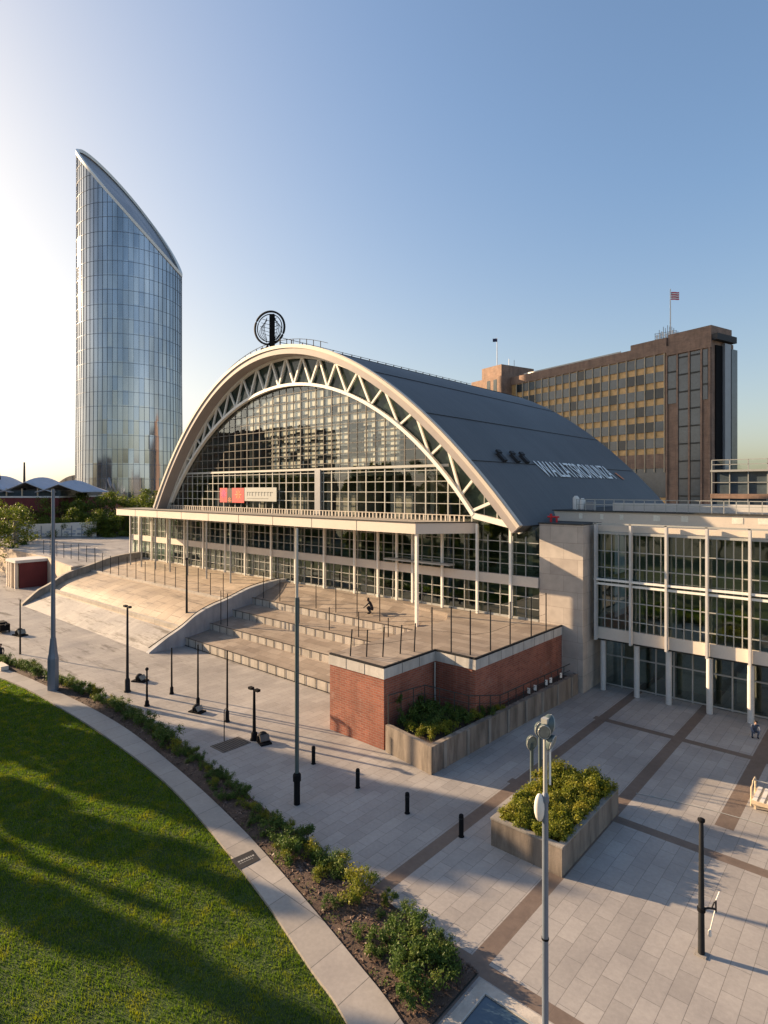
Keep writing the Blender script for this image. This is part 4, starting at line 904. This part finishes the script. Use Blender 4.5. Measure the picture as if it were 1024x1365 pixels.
for i, (x, y) in enumerate(pts):
    z = .95; s_ = random.uniform(.8, 1.12)*(1+.2*max(0, (y-26.5)/3)); k = i % 3; rot = random.uniform(0, 6.28)
    if i < 3: o = PS[k]; o.location = (x, y, z); o.rotation_euler = (0, 0, rot); o.scale = (s_,)*3
    else: o = copy_tree(PS[k], None, (x, y, z), rot, s_)
    o['group'] = 'shrubs in the square planter'
# raised bed against the brick block
t = thing('raised_bed', 'long weathered concrete raised bed wall in front of the brick terrace block', 'raised bed', (-20, 32, 0))
g = MB(); A_, B_, C_ = (-23.6, 27.0), (-19.75, 26.5), (-18.75, 40.6); D_ = (-20.3, 44.6)
def wallseg(a, b, z0, z1a, z1b, th):
    a, b = Vector((*a, 0)), Vector((*b, 0)); d = (b-a).normalized(); n_ = Vector((-d.y, d.x, 0))*th
    v = [a, b, b+n_, a+n_]; zt4 = (z1a, z1b, z1b, z1a)
    g.add([(p.x, p.y, z0) for p in v]+[(p.x, p.y, z) for p, z in zip(v, zt4)], [(3, 2, 1, 0), (4, 5, 6, 7), (0, 1, 5, 4), (1, 2, 6, 5), (2, 3, 7, 6), (3, 0, 4, 7)])
wallseg(A_, B_, 0, 1.65, 1.55, .3); wallseg((-19.75, 26.5), (-19.0, 44.6), 0, 1.55, 1.55, .35); g.build('retaining_wall', 'planter', t)
for f in np.arange(.06, 1, .125):
    x = -19.75+.75*f; y = 26.5+18.1*f; MB().box(x+.0, y, 0, x+.06, y+.28, 1.5).build('wall_pier', 'conc', t)
MB().prism([(-23.6, 27.35), (-20.2, 27.0), (-19.5, 44.4), (-20.3, 44.4), (-20.5, 32.3), (-23.7, 32.3)], .9, 1.3).build('bed_soil', 'soil', t)
LR = 'green feathery shrub in the raised bed below the brick wall'
random.seed(5)
RS = [make_shrub('raised_bed_shrub', LR, 41, 'lf_bed', .6, .9, 1100, .09, 12), make_shrub('raised_bed_shrub', 'bright green shrub near the front corner of the raised bed', 42, 'lf_bright', .55, .8, 1000, .085, 10)]
fr = [True, True]
for x, y, k, s_ in ((-22.9, 28.2, 0, 1.0), (-22.7, 29.3, 0, 1.3), (-23.1, 30.2, 0, 1.5), (-22.2, 28.0, 1, .9), (-21.5, 27.8, 1, .95), (-20.9, 27.9, 1, 1.05), (-20.5, 28.7, 1, 1.0), (-21.6, 28.9, 0, 1.1), (-20.7, 29.7, 1, .95), (-21.6, 30.2, 0, 1.15), (-22.4, 31.0, 0, 1.2), (-20.5, 30.8, 0, 1.05), (-21.2, 31.4, 0, 1.0), (-20.2, 31.9, 1, 1.0), (-20.1, 33.0, 0, .9), (-20.0, 34.2, 1, .8)):
    if fr[k]: fr[k] = False; o = RS[k]; o.location = (x, y, 1.25); o.scale = (s_*1.2,)*3
    else: o = copy_tree(RS[k], None, (x, y, 1.25), random.uniform(0, 6), s_*1.2)
    o['group'] = 'shrubs in the raised bed'
cl = make_shrub('climbing_shrub', 'tall dark thin shrub climbing the brick corner at the raised bed', 44, 'lf_bed', .4, 2.6, 900, .09, 14); cl.location = (-23.3, 28.0, 1.0)
t = thing('bed_railing', 'dark thin metal railing around the raised bed before the brick wall', 'railing', (-21, 30, 1.1))
g = MB(); rp = [(-23.55, 27.2, 3.4), (-23.2, 30.4, 3.3), (-20.6, 31.6, 2.9), (-19.75, 34, 2.5), (-19.3, 43.8, 2.45)]
for a, b in zip(rp, rp[1:]): g.bar(a, b, .05); g.bar((a[0], a[1], a[2]-.5), (b[0], b[1], b[2]-.5), .03)
for i in range(len(rp)-1):
    for f in np.arange(0, 1, .34 if i < 3 else .1): p = Vector(rp[i]).lerp(Vector(rp[i+1]), f); g.bar((p.x, p.y, 1.05), p, .045)
g.build('rail', 'mull_d', t)
for k, f in enumerate((.38, .47, .63, .70, .86)):
    p = Vector((-19.75, 34, 1.5)).lerp(Vector((-19.3, 43.8, 1.5)), f); t = thing('white_sign_plate', 'small white plate on the dark railing above the raised bed wall', 'sign', (p.x, p.y, 1.1), 'white plates on the bed railing')
    MB().obox((p.x, p.y-.1, 1.9), .2, .04, .38, Matrix.Rotation(.3*k, 3, 'Z')).build('plate', 'whiteplastic', t); MB().bar((p.x, p.y, 1.0), (p.x, p.y, 1.8), .04).build('stake', 'dark', t)
# ------------------------------------------------------------------ posts, lamps, bollards
def G(u, v_, z=0.0):
    d = (CAMZ-z)*785/(v_-652); q = W((u-512)/785*d, d); q.z = z; return q
def lamp(label, p, h, r, mat='black', base=True, head='cap', group=None, name='lamp_post'):
    t = thing(name, label, 'lamp post', p, group)
    MB().tube([p, p+Vector((0, 0, h))], r, 10, r*.62).build('pole', mat, t, smooth=True)
    if base: MB().lathe(p, [(r*2.3, 0), (r*2.2, .06), (r*1.7, .15), (r*1.6, h*.14), (r*1.1, h*.16)], 12).build('base_sleeve', mat, t, smooth=True)
    if head == 'cap': MB().lathe(p+Vector((0, 0, h)), [(r*.7, 0), (r*1.3, .05), (r*1.3, .18), (r*.3, .25)], 10).build('lamp_cap', mat, t)
    if head == 'arm':
        g = MB(); q = p+Vector((0, 0, h)); g.bar(q+Vector((-.45, 0, 0)), q+Vector((.45, 0, 0)), .09); g.box(q.x-.5, q.y-.12, q.z-.05, q.x-.15, q.y+.12, q.z+.1); g.box(q.x+.15, q.y-.12, q.z-.05, q.x+.5, q.y+.12, q.z+.1); g.build('lamp_head', mat, t)
    return t
lamp('very tall tapered blue grey mast with thick base rising from the planting bed', G(71, 921), 16.0, .2, 'bluepost', False, None, name='light_mast')
mt = [o for o in COL.objects if o.name.startswith('light_mast')][-1]; p = G(71, 921)
g = MB(); g.lathe(p, [(.42, 0), (.42, 2.6), (.34, 3.0), (.22, 4.2)], 8); g.build('base_cover', 'bluepost', mt)
t = lamp('slim silver and black light mast standing alone before the seating steps', G(396, 1072), 14.0, .1, 'mull', False, None, name='light_mast')
p = G(396, 1072); MB().lathe(p, [(.16, 0), (.16, 1.15), (.21, 1.2), (.21, 1.5), (.13, 1.6)], 10).build('base_cover', 'black', t)
MB().tube([p+Vector((0, 0, 1.6)), p+Vector((0, 0, 10.5))], .105, 8).build('lower_sleeve', 'greenpost', t)
lamp('tall thin dark post in front of the bed at the far left', G(27, 872), 5.3, .09, 'dark', False, None)
lamp('dark lamp post with a small twin head before the ramp', G(170, 922), 6.7, .12, 'dark', True, 'arm')
lamp('tall dark post beside the blue grey ramp flank', G(249, 851), 8.4, .14, 'dark', False, 'cap')
lamp('short black post with thick top left of the lamp row', G(196, 941), 2.6, .09, 'black', True, 'cap')
lamp('first thin black post with flared foot right of the short black post', G(229, 925), 3.6, .08, 'black', True, None)
lamp('middle thin black post with flared foot beside a ground floodlight', G(264, 943), 4.6, .08, 'black', True, None)
lamp('thin black post with flared foot nearest the metal grate', G(303, 962), 4.9, .08, 'black', True, None)
lamp('stout black lamp post beside the round ground floodlight', G(339, 986), 3.2, .12, 'black', True, 'arm')
t = thing('bent_post', 'very thin bent dark post standing on the brown metal grate', 'post', G(299, 988)); p = G(299, 988); MB().tube([p, p+Vector((0, 0, 1.9)), p+Vector((.05, .02, 2.05)), p+Vector((.25, .1, 2.1))], .035, 6).build('bent_tube', 'dark', t)
for k, (u, v_, lb) in enumerate(((418, 1018, 'black bollard just right of the slim silver mast'), (477, 1050, 'black bollard below the brick block corner'), (543, 1084, 'black bollard third from the silver mast'), (615, 1115, 'black bollard nearest the square planter'))):
    p = G(u, v_); t = thing('bollard', lb, 'bollard', p, 'bollards across the plaza'); MB().lathe(p, [(.14, 0), (.14, .02), (.11, .04), (.11, .95), (.1, 1.0), (.06, 1.03)], 14).build('bollard_body', 'black', t, smooth=True); MB().lathe(p, [(.118, .82), (.118, .88)], 14).build('bollard_band', 'dark', t)
# bracket post at right
p = G(935, 1272); t = thing('bracket_post', 'thick dark tapered post with bracket arm on the near right of the plaza', 'post', p)
MB().tube([p, p+Vector((0, 0, 4.55))], .11, 14, .07).build('pole', 'dark', t, smooth=True); MB().box(p.x-.18, p.y-.18, 0, p.x+.18, p.y+.18, .04).build('base_plate', 'conc', t)
g = MB(); r_ = W(1, 0)-W(0, 0); q = p+Vector((0, 0, 1.55)); g.tube([q, q+r_*.25+Vector((0, 0, .04)), q+r_*.5], .035, 6); g.tube([q+r_*.5+Vector((0, 0, -.1)), q+r_*.5+Vector((0, 0, .3))], .03, 6); g.tube([q+r_*.35+Vector((0, 0, .02)), q+r_*.45+Vector((0, 0, .25))], .025, 6); g.build('bracket_arm', 'dark', t)
MB().lathe(q-Vector((0, 0, .06)), [(.135, 0), (.135, .12)], 12).build('collar', 'black', t); MB().lathe(p+Vector((0, 0, 4.55)), [(.09, 0), (.12, .03), (.12, .1), (.05, .14)], 12).build('cap', 'black', t)
g = MB(); g.tube([q+r_*.5+Vector((0, 0, .3)), q+r_*.6+Vector((0, .1, .55))], .02, 6); g.tube([q+r_*.47+Vector((0, 0, -.05)), q+r_*.3+Vector((0, 0, -.75))], .022, 6); g.lathe(q+r_*.29+Vector((0, 0, -.95)), [(.03, 0), (.06, .05), (.05, .2), (.02, .25)], 8); g.build('hanging_fitting', 'whiteplastic', t)
# floodlight mast in the foreground
p = G(727, 1402); t = thing('floodlight_mast', 'tall blue grey floodlight mast with lamp cluster in the near foreground', 'light mast', p)
MB().tube([p, p+Vector((0, 0, 7.2))], .095, 14, .085).build('pole', 'bluepost', t, smooth=True); MB().tube([p+Vector((0, 0, 7.2)), p+Vector((0, 0, 9.2))], .06, 10).build('upper_pole', 'mull', t, smooth=True)
MB().lathe(p+Vector((0, 0, 7.1)), [(.1, 0), (.11, .05), (.1, .2), (.06, .28)], 12).build('collar', 'bluepost', t)
MB().lathe(p+Vector((0, 0, 3.2)), [(.105, 0), (.105, .05)], 12).build('collar', 'black', t)
r_ = W(1, 0)-W(0, 0); f_ = W(0, 1)-W(0, 0); MC = Matrix((r_, f_, Vector((0, 0, 1)))).transposed()
g = MB(); c = p-r_*.16+Vector((0, 0, 6.95)); g.ell(c, .16, .12, .4, 12, 8, MC); g.build('junction_cover', 'whiteplastic', t, smooth=True)
def flood(c, tilt, yaw, s_, lensmat='lens'):
    Mx = MC@Matrix.Rotation(yaw, 3, 'Z')@Matrix.Rotation(tilt, 3, 'X'); prof_ = [(.02, .17), (.13, .15), (.2, .06), (.22, 0), (.2, -.03)]
    g = MB(); n = 16; v = []; 
    for r0, y0 in prof_:
        for k in range(n): a = 2*math.pi*k/n; v.append(Vector(c)+Mx@(Vector((r0*.82*math.cos(a), y0, r0*1.15*math.sin(a)))*s_))
    m = len(prof_); fs = [(i*n+k, i*n+(k+1) % n, (i+1)*n+(k+1) % n, (i+1)*n+k) for i in range(m-1) for k in range(n)]+[tuple(range(n))]; g.add(v, fs); o = g.build('lamp_head', 'greenpost', t, smooth=True)
    g = MB(); v = [Vector(c)+Mx@(Vector((.18*.82*math.cos(2*math.pi*k/n), -.026, .18*1.15*math.sin(2*math.pi*k/n)))*s_) for k in range(n)]; g.add(v, [tuple(range(n-1, -1, -1))]); g.build('lens', lensmat, o)
    g = MB(); ring_ = [Vector(c)+Mx@(Vector((.205*.82*math.cos(2*math.pi*k/n), -.03, .205*1.15*math.sin(2*math.pi*k/n)))*s_) for k in range(n+1)]; g.tube(ring_, .015*s_, 5); g.build('rim', 'mull', o)
top = p+Vector((0, 0, 9.15))
flood(top-r_*.06+Vector((0, 0, .0))-f_*.12, .35, -.2, 1.0); flood(top+r_*.13+f_*.1+Vector((0, 0, .12)), .2, 2.0, 1.15); flood(top+r_*.17-f_*.05+Vector((0, 0, -.35)), .3, .9, 1.0)
g = MB(); g.box(top.x-.09, top.y-.09, top.z+.2, top.x+.09, top.y+.09, top.z+.34); g.bar(top-r_*.2, top+r_*.25, .05); g.build('mounting_head', 'mull', t)
MB().tube([p+r_*.13+Vector((0, 0, 7.6)), p+r_*.13+Vector((0, 0, 9.0))], .035, 8).build('conduit', 'steel_w', t)
# two smaller floodlight posts behind it
for u, vb, vt, lb, s_ in ((709, 1062, 990, 'short green floodlight post with oval lamp behind the square planter', 1.7), (720, 1068, 972, 'taller green floodlight post with lamp hidden behind the foreground mast', 1.7)):
    q = G(u, vb); d = 16*785/(vb-652); h = 16-(vt-652)/785*d; t = thing('floodlight_post', lb, 'light post', q, 'floodlight posts behind the planter')
    MB().tube([q, q+Vector((0, 0, h))], .09, 10).build('pole', 'greenpost', t, smooth=True); MB().lathe(q, [(.16, 0), (.16, .05), (.1, .1)], 10).build('base_plate', 'greenpost', t); flood(q+Vector((0, 0, h)), .15, .25, s_)
# ground floodlights and small things
def groundlight(label, p, s_, rot, tray=True):
    t = thing('ground_floodlight', label, 'floodlight', p, 'floodlights on the plaza'); Mx = Matrix.Rotation(rot, 3, 'Z')
    MB().obox(p+Vector((0, 0, .05*s_)), 1.3*s_, .75*s_, .1*s_, Mx).build('base_tray', 'black', t)
    g = MB(); Mt = Mx@Matrix.Rotation(-.6, 3, 'Y'); g.ell(p+Mx@Vector((-.12*s_, 0, .36*s_)), .32*s_, .34*s_, .3*s_, 12, 8, Mt); g.build('lamp_housing', 'dark', t, smooth=True)
    MB().obox(p+Mx@Vector((.25*s_, 0, .35*s_)), .12*s_, .62*s_, .42*s_, Mt).build('lens', 'lens' if tray else 'grate', t)
    g = MB(); g.obox(p+Mx@Vector((-.1*s_, .37*s_, .25*s_)), .1*s_, .04*s_, .4*s_, Mx); g.obox(p+Mx@Vector((-.1*s_, -.37*s_, .25*s_)), .1*s_, .04*s_, .4*s_, Mx); g.build('yoke', 'black', t)
groundlight('flat black ground floodlight left of the short black post', G(187, 908), .95, .5); groundlight('ground floodlight with pale lens at the foot of a thin black post', G(263, 949), .85, .3)
groundlight('round hooded ground floodlight with a brown face beside the stout lamp post', G(351, 989), .95, -.3, False); groundlight('grey ground floodlight behind the far left thin post', G(27, 847), 1.2, .2)
p = G(3, 842); t = thing('equipment_cart', 'low black equipment cart on the plaza at the left edge', 'cart', p); MB().box(p.x-1, p.y-.5, .25, p.x+1, p.y+.5, .95).build('cart_body', 'black', t); MB().box(p.x-.9, p.y-.4, .95, p.x+.3, p.y+.4, 1.1).build('lid', 'dark', t)
for sx in (-.7, .7):
    for s2 in (-.5, .5): MB().tube([(p.x+sx, p.y+s2-.06, .17), (p.x+sx, p.y+s2+.06, .17)], .17, 12).build('wheel', 'dark', t)
MB().tube([(p.x+1, p.y, .8), (p.x+1.3, p.y, 1.15)], .03, 6).build('handle', 'mull', t)
p = G(2, 893); t = thing('stone_bench', 'pale stone bench block at the left edge beside the bed', 'bench', p); MB().box(p.x-.9, p.y-.3, 0.15, p.x+.9, p.y+.3, .5).build('seat', 'cream', t); MB().box(p.x-.8, p.y-.22, 0, p.x+.8, p.y+.22, .15).build('plinth', 'conc', t)
gq = [G(280, 995), G(298, 1004), G(335, 990), G(318, 982)]
t = thing('metal_grate', 'brown rectangular metal grate set in the plaza near the bed', 'grate', G(308, 993)); g = MB(); g.prism([(q.x, q.y) for q in gq], 0, .02); g.build('grate_plate', 'grate', t)
g = MB()
for k in range(1, 12): a = gq[0].lerp(gq[3], k/12); b = gq[1].lerp(gq[2], k/12); g.bar(a+Vector((0, 0, .025)), b+Vector((0, 0, .025)), .025, .015)
g.build('grate_bars', 'dark', t)
pq = [G(308, 1146, .13), G(319, 1160, .13), G(347, 1146, .13), G(337, 1133, .13)]
t = thing('path_plaque', 'dark bronze plaque with pale worn lettering set into the path', 'plaque', G(328, 1146, .13)); g = MB(); g.prism([(q.x, q.y) for q in pq], .13, .145); g.build('plaque_plate', 'plaque', t)
g = MB(); ax = (pq[3]-pq[0]).normalized(); ay = (pq[0]-pq[1]).normalized(); o_ = pq[0].lerp(pq[1], .55); L = (pq[3]-pq[0]).length; o_.z = .148; Mp = Matrix((ax, ay, Vector((0, 0, 1)))).transposed()
x = .16*L
while x < .85*L: w_ = random.uniform(.05, .1); g.obox(o_+ax*(x+w_/2)+ay*.1, w_, .1, .004, Mp); x += w_+.035
x = .16*L
while x < .72*L: w_ = random.uniform(.04, .09); g.obox(o_+ax*(x+w_/2)-ay*.06, w_, .035, .004, Mp); x += w_+.03
g.build('plaque_lettering', 'plaquetext', t)
t = thing('skylight', 'blue glass skylight in a pale stone frame at the bottom edge of the plaza', 'skylight', (-9, 15, 0))
g = MB(); fx0, fx1, fy0, fy1 = -10.25, -7.6, 12.6, 16.45; b_ = .42
g.box(fx0, fy0, 0, fx1, fy0+b_, .1); g.box(fx0, fy1-b_, 0, fx1, fy1, .1); g.box(fx0, fy0+b_, 0, fx0+b_, fy1-b_, .1); g.box(fx1-b_, fy0+b_, 0, fx1, fy1-b_, .1); g.build('stone_frame', 'conc_lt', t)
MB().box(fx0+b_, fy0+b_, .01, fx1-b_, fy1-b_, .07).build('glass_pane', 'skyl', t); g = MB()
for a in ((fx0+b_-.04, fy1-b_, fx1-b_+.04, fy1-b_+.05), (fx0+b_-.05, fy0+b_, fx0+b_, fy1-b_), (fx1-b_, fy0+b_, fx1-b_+.05, fy1-b_)): g.box(a[0], a[1], .1, a[2], a[3], .125)
g.build('metal_edge', 'mull', t)
# slatted seat with hoop at the right edge
p = Vector((-4.7, 34.8, 0)); t = thing('slatted_bench', 'pale slatted timber bench with a tall hoop rail at the right edge', 'bench', p)
MB().box(-5.65, 34.3, .25, -2.9, 36.1, .42).build('seat_frame', 'timber', t); g = MB()
for k in range(9): g.box(-5.6+k*.3, 34.35, .425, -5.42+k*.3, 36.05, .47)
g.build('seat_slats', 'whiteplastic', t)
for x, y in ((-5.5, 34.4), (-5.5, 35.9), (-3.1, 34.4), (-3.1, 35.9)): MB().box(x-.05, y-.05, 0, x+.05, y+.05, .25).build('leg', 'timber', t)
MB().tube([(-5.7, 34.6, 0), (-5.7, 34.7, .9), (-5.66, 34.9, 1.15), (-5.66, 35.4, 1.15), (-5.68, 35.6, .9), (-5.7, 35.7, 0)], .045, 8).build('hoop_rail', 'timber', t); MB().tube([(-5.66, 35.2, 1.1), (-3, 35.6, 1.0)], .03, 6).build('back_rail', 'mull', t)
pts = [G(848, 1058), G(900, 1069), G(950, 1081), G(1000, 1095), G(1060, 1113)]; t = thing('ground_cable', 'thin pale cable lying across the plaza before the slatted bench', 'cable', pts[2]); MB().tube([q+Vector((0, 0, .03)) for q in pts], .018, 6).build('cable_run', 'mull', t)  # pale tube drawn as the bright edge of a sunlit paving strip
# ------------------------------------------------------------------ terrace posts
def post_line(label, pts, h, zf, name='post_fence', r=.045, wire=True, lean=0):
    t = thing(name, label, 'fence', (*pts[0], zf(*pts[0]))); tops_ = []
    for i, (x, y) in enumerate(pts):
        z = zf(x, y); tp = Vector((x+lean*random.uniform(.3, 1), y, z+h*random.uniform(.92, 1.05))); MB().tube([(x, y, z-.05), tp], r, 6).build('post', 'dark', t); tops_.append((Vector((x, y, z)), tp))
    if wire:
        g = MB()
        for (a, b), (c, d) in zip(tops_, tops_[1:]):
            for f in (.45, .97): g.bar(a.lerp(b, f), c.lerp(d, f), .015)
        g.build('wire', 'dark', t)
random.seed(9)
post_line('thin dark posts along the deck edge above the red brick wall', [(-24.1, 32.4), (-22.65, 32.6), (-21.4, 33.0), (-20.95, 34.8), (-20.8, 37.2), (-20.72, 40.2), (-20.65, 42.5)], 3.0, lambda x, y: 5.03)
post_line('short leaning dark posts along the front of the brick block deck', [(-27.2, 27.6), (-26.3, 28.2), (-25.5, 28.9), (-25.1, 30.2), (-24.7, 31.2)], 1.9, lambda x, y: 5.03, lean=.2)
rz = lambda x, y: float(np.interp(y, [q[0] for q in RP], [q[1] for q in RP]))
post_line('tall thin dark posts along the top edge of the paved ramp', [(x, 37.2) for x in np.arange(-89.5, -56, 2.55)], 2.9, rz)
post_line('thin dark posts along the upper terrace edge left of the ramp', [(x, 38.2) for x in np.arange(-113, -91.5, 3.0)], 2.6, lambda x, y: 4.66)
sz = lambda x, y: float(np.interp(y, [31.9, 34.69, 34.7, 37.49, 37.5, 40.09, 40.1, 43.9], [.8, 1.18, 1.8, 2.12, 2.78, 3.08, 3.75, 5.0]))
post_line('thin dark posts along the top seating step in front of the lobby glass', [(x, 40.5) for x in np.arange(-53.5, -34, 2.9)], 2.7, sz)
post_line('few thin dark posts on the second seating step near the ramp flank', [(x, 35.1) for x in (-53.6, -52.4)], 3.4, sz, wire=False)
post_line('sparse thin dark posts on the third seating step', [(x, 38.0) for x in (-44.5, -40.2, -36.4, -32.9)], 2.3, sz, wire=False)
# ------------------------------------------------------------------ people
def skin_body(name, joints, edges, mat, parent, base):
    me = bpy.data.meshes.new(name); me.from_pydata([Vector(j[0]) for j in joints], edges, []); o = bpy.data.objects.new(name+'_tmp', me); COL.objects.link(o)
    md = o.modifiers.new('skin', 'SKIN'); sv = me.skin_vertices[0].data
    for i, j in enumerate(joints): sv[i].radius = (j[1], j[1]*j[2] if len(j) > 2 else j[1]); sv[i].use_root = (i == 0)
    s2 = o.modifiers.new('sub', 'SUBSURF'); s2.levels = 2; s2.render_levels = 2
    dg = bpy.context.evaluated_depsgraph_get(); dg.update(); m2 = bpy.data.meshes.new_from_object(o.evaluated_get(dg)); bpy.data.objects.remove(o)
    m2.materials.clear(); m2.materials.append(M[mat])
    for p_ in m2.polygons: p_.use_smooth = True
    return link(name, m2, parent, base)
STAND = {'pel': (0, 0, .95), 'chest': (0, 0, 1.28), 'neck': (0, 0, 1.5), 'head': (0, -.02, 1.66), 'kn': (.1, -.03, .5), 'an': (.11, .03, .09), 'toe': (.12, -.14, .05), 'sh': (.19, 0, 1.42), 'el': (.26, .02, 1.14), 'ha': (.25, -.1, .9)}
CROUCH = {'pel': (0, .1, .38), 'chest': (0, -.05, .72), 'neck': (0, -.16, .9), 'head': (0, -.25, 1.02), 'kn': (.17, -.3, .5), 'an': (.15, -.05, .09), 'toe': (.17, -.24, .05), 'sh': (.19, -.12, .84), 'el': (.25, -.32, .62), 'ha': (.15, -.48, .5)}
BEND = {'pel': (0, .12, .86), 'chest': (0, -.16, 1.05), 'neck': (0, -.33, 1.06), 'head': (0, -.47, 1.04), 'kn': (.11, -.02, .47), 'an': (.12, .08, .09), 'toe': (.13, -.12, .05), 'sh': (.19, -.29, 1.02), 'el': (.22, -.36, .74), 'ha': (.15, -.42, .5)}
def person(label, loc, rot, pose, top='cloth_d', legs='cloth_d', hair='hair', vest=None):
    t = thing('person', label, 'person', loc, rot=rot, local=True); q = pose; mir = lambda v_: (-v_[0], v_[1], v_[2])
    J = [(q['pel'], .13, .85), (q['chest'], .15, .75), (q['neck'], .055), (q['head'], .095, 1.15)]; E = [(0, 1), (1, 2), (2, 3)]
    for s_ in (1, -1):
        m_ = (lambda v_: v_) if s_ == 1 else mir; i = len(J)
        hipp = (s_*.09, q['pel'][1], q['pel'][2]-.05)
        J += [(hipp, .095), (m_(q['kn']), .065), (m_(q['an']), .045), (m_(q['toe']), .04)]; E += [(0, i), (i, i+1), (i+1, i+2), (i+2, i+3)]
        i = len(J); J += [(m_(q['sh']), .06), (m_(q['el']), .045), (m_(q['ha']), .032)]; E += [(1, i), (i, i+1), (i+1, i+2)]
        h = Vector(m_(q['ha'])); d = (h-Vector(m_(q['el']))).normalized(); sd = d.cross(Vector((0, 1, .2))).normalized()
        for k, (o_, L) in enumerate(((-.024, .075), (-.008, .085), (.008, .08), (.024, .065))): i2 = len(J); J += [(tuple(h+sd*o_+d*.05), .010), (tuple(h+sd*o_*1.15+d*(.05+L)), .008)]; E += [(i+2, i2), (i2, i2+1)]
        i2 = len(J); J += [(tuple(h+sd*.05*s_+d*.03), .010)]; E += [(i+2, i2)]
    skin_body('body', J, E, top, t, (0, 0, 0))
    hd = Vector(q['head'])
    g = MB(); g.ell(hd+Vector((0, -.045, -.01)), .07, .07, .1, 12, 8); g.ell(hd+Vector((0, -.118, -.015)), .012, .018, .02, 8, 6); g.build('face', 'skin', t, smooth=True)
    g = MB(); g.ell(hd+Vector((0, .02, .035)), .105, .11, .115, 12, 8); g.build('hair', hair, t, smooth=True)
    if vest: g = MB(); c = (Vector(q['chest'])+Vector(q['pel']))/2+Vector((0, 0, .08)); g.ell(c, .2, .15, .3, 12, 8); g.build('vest', vest, t, smooth=True)
    g = MB()
    for s_ in (-1, 1): a = Vector(q['an']); b_ = Vector(q['toe']); g.ell(((a.x+b_.x)/2*s_, (a.y+b_.y)/2, .05), .055, .14, .05, 10, 6)
    g.build('shoes', 'black', t, smooth=True); return t
person('person in dark clothes crouching on the top seating step of the terrace', Vector((-37.9, 41.3, sz(0, 41.3))), R(-60), CROUCH).scale = (1.3, 1.3, 1.3)
person('person in grey blue jacket crouching on the plaza before the wing doors', Vector((-7.1, 44.3, 0)), R(20), CROUCH, 'cloth_b')
person('person in dark clothes standing at the left edge behind the stone bench', G(1, 884), R(60), STAND)
person('person in a yellow vest standing inside the lobby glass near the entrance', Vector((-35.3, 46.3, 4.9)), R(10), STAND, 'cloth_d', vest='hiviz')
# ------------------------------------------------------------------ camera and light
cam = bpy.data.cameras.new('Camera'); co = bpy.data.objects.new('Camera', cam); COL.objects.link(co); sc.camera = co
co.location = (0, 0, CAMZ); co.rotation_euler = (R(90), 0, YAW); cam.sensor_fit = 'VERTICAL'; cam.sensor_height = 36; cam.lens = 36*785/1365
cam.shift_y = -(682.5-652)/1365; cam.clip_end = 6000; cam.clip_start = .1
sun_dir = Vector((-math.cos(SUN_AZ)*math.cos(SUN_EL), -math.sin(SUN_AZ)*math.cos(SUN_EL), math.sin(SUN_EL)))
l = bpy.data.lights.new('Sun', 'SUN'); l.energy = 5.0; l.angle = R(.55); l.color = (1, .72, .44); lo_ = bpy.data.objects.new('Sun', l); COL.objects.link(lo_)
lo_.rotation_euler = sun_dir.to_track_quat('Z', 'Y').to_euler(); lo_.location = (-60, -20, 60)
wd = bpy.data.worlds.new('World'); sc.world = wd; wd.use_nodes = True; nt = wd.node_tree; bg = nt.nodes['Background']
sk = nt.nodes.new('ShaderNodeTexSky'); sk.sky_type = 'NISHITA'; sk.sun_disc = False; sk.sun_elevation = SUN_EL
sk.sun_rotation = math.atan2(sun_dir.x, sun_dir.y); sk.air_density = 1.0; sk.dust_density = 2.3; sk.ozone_density = 1.2; sk.altitude = 50
hs = nt.nodes.new('ShaderNodeHueSaturation'); hs.inputs['Saturation'].default_value = 1.12; nt.links.new(sk.outputs[0], hs.inputs['Color'])
sv_ = nt.nodes.new('ShaderNodeSeparateColor'); nt.links.new(hs.outputs[0], sv_.inputs[0])
den = mth(nt, 'DIVIDE', 1.0, mth(nt, 'ADD', mth(nt, 'MULTIPLY', sv_.outputs[1], .095), 1.0))
sm = nt.nodes.new('ShaderNodeVectorMath'); sm.operation = 'SCALE'; nt.links.new(hs.outputs[0], sm.inputs[0]); nt.links.new(den, sm.inputs['Scale'])
tn = nt.nodes.new('ShaderNodeVectorMath'); tn.operation = 'MULTIPLY'; nt.links.new(sm.outputs[0], tn.inputs[0]); tn.inputs[1].default_value = (1.03, 1.0, .99)
lum = N(nt, 'ShaderNodeRGBToBW'); nt.links.new(tn.outputs[0], lum.inputs[0]); gv = N(nt, 'ShaderNodeVectorMath', operation='SCALE'); gv.inputs[0].default_value = (1.04, .985, .91); nt.links.new(lum.outputs[0], gv.inputs['Scale'])
nt.links.new(mixc(nt, mth(nt, 'MULTIPLY', ramp(nt, lum.outputs[0], 1.3, 4.0), .7), tn.outputs[0], gv.outputs[0]), bg.inputs[0]); bg.inputs[1].default_value = .105
sc.view_settings.view_transform = 'Standard'; sc.view_settings.look = 'None'; sc.view_settings.exposure = 1.42; sc.view_settings.gamma = 1
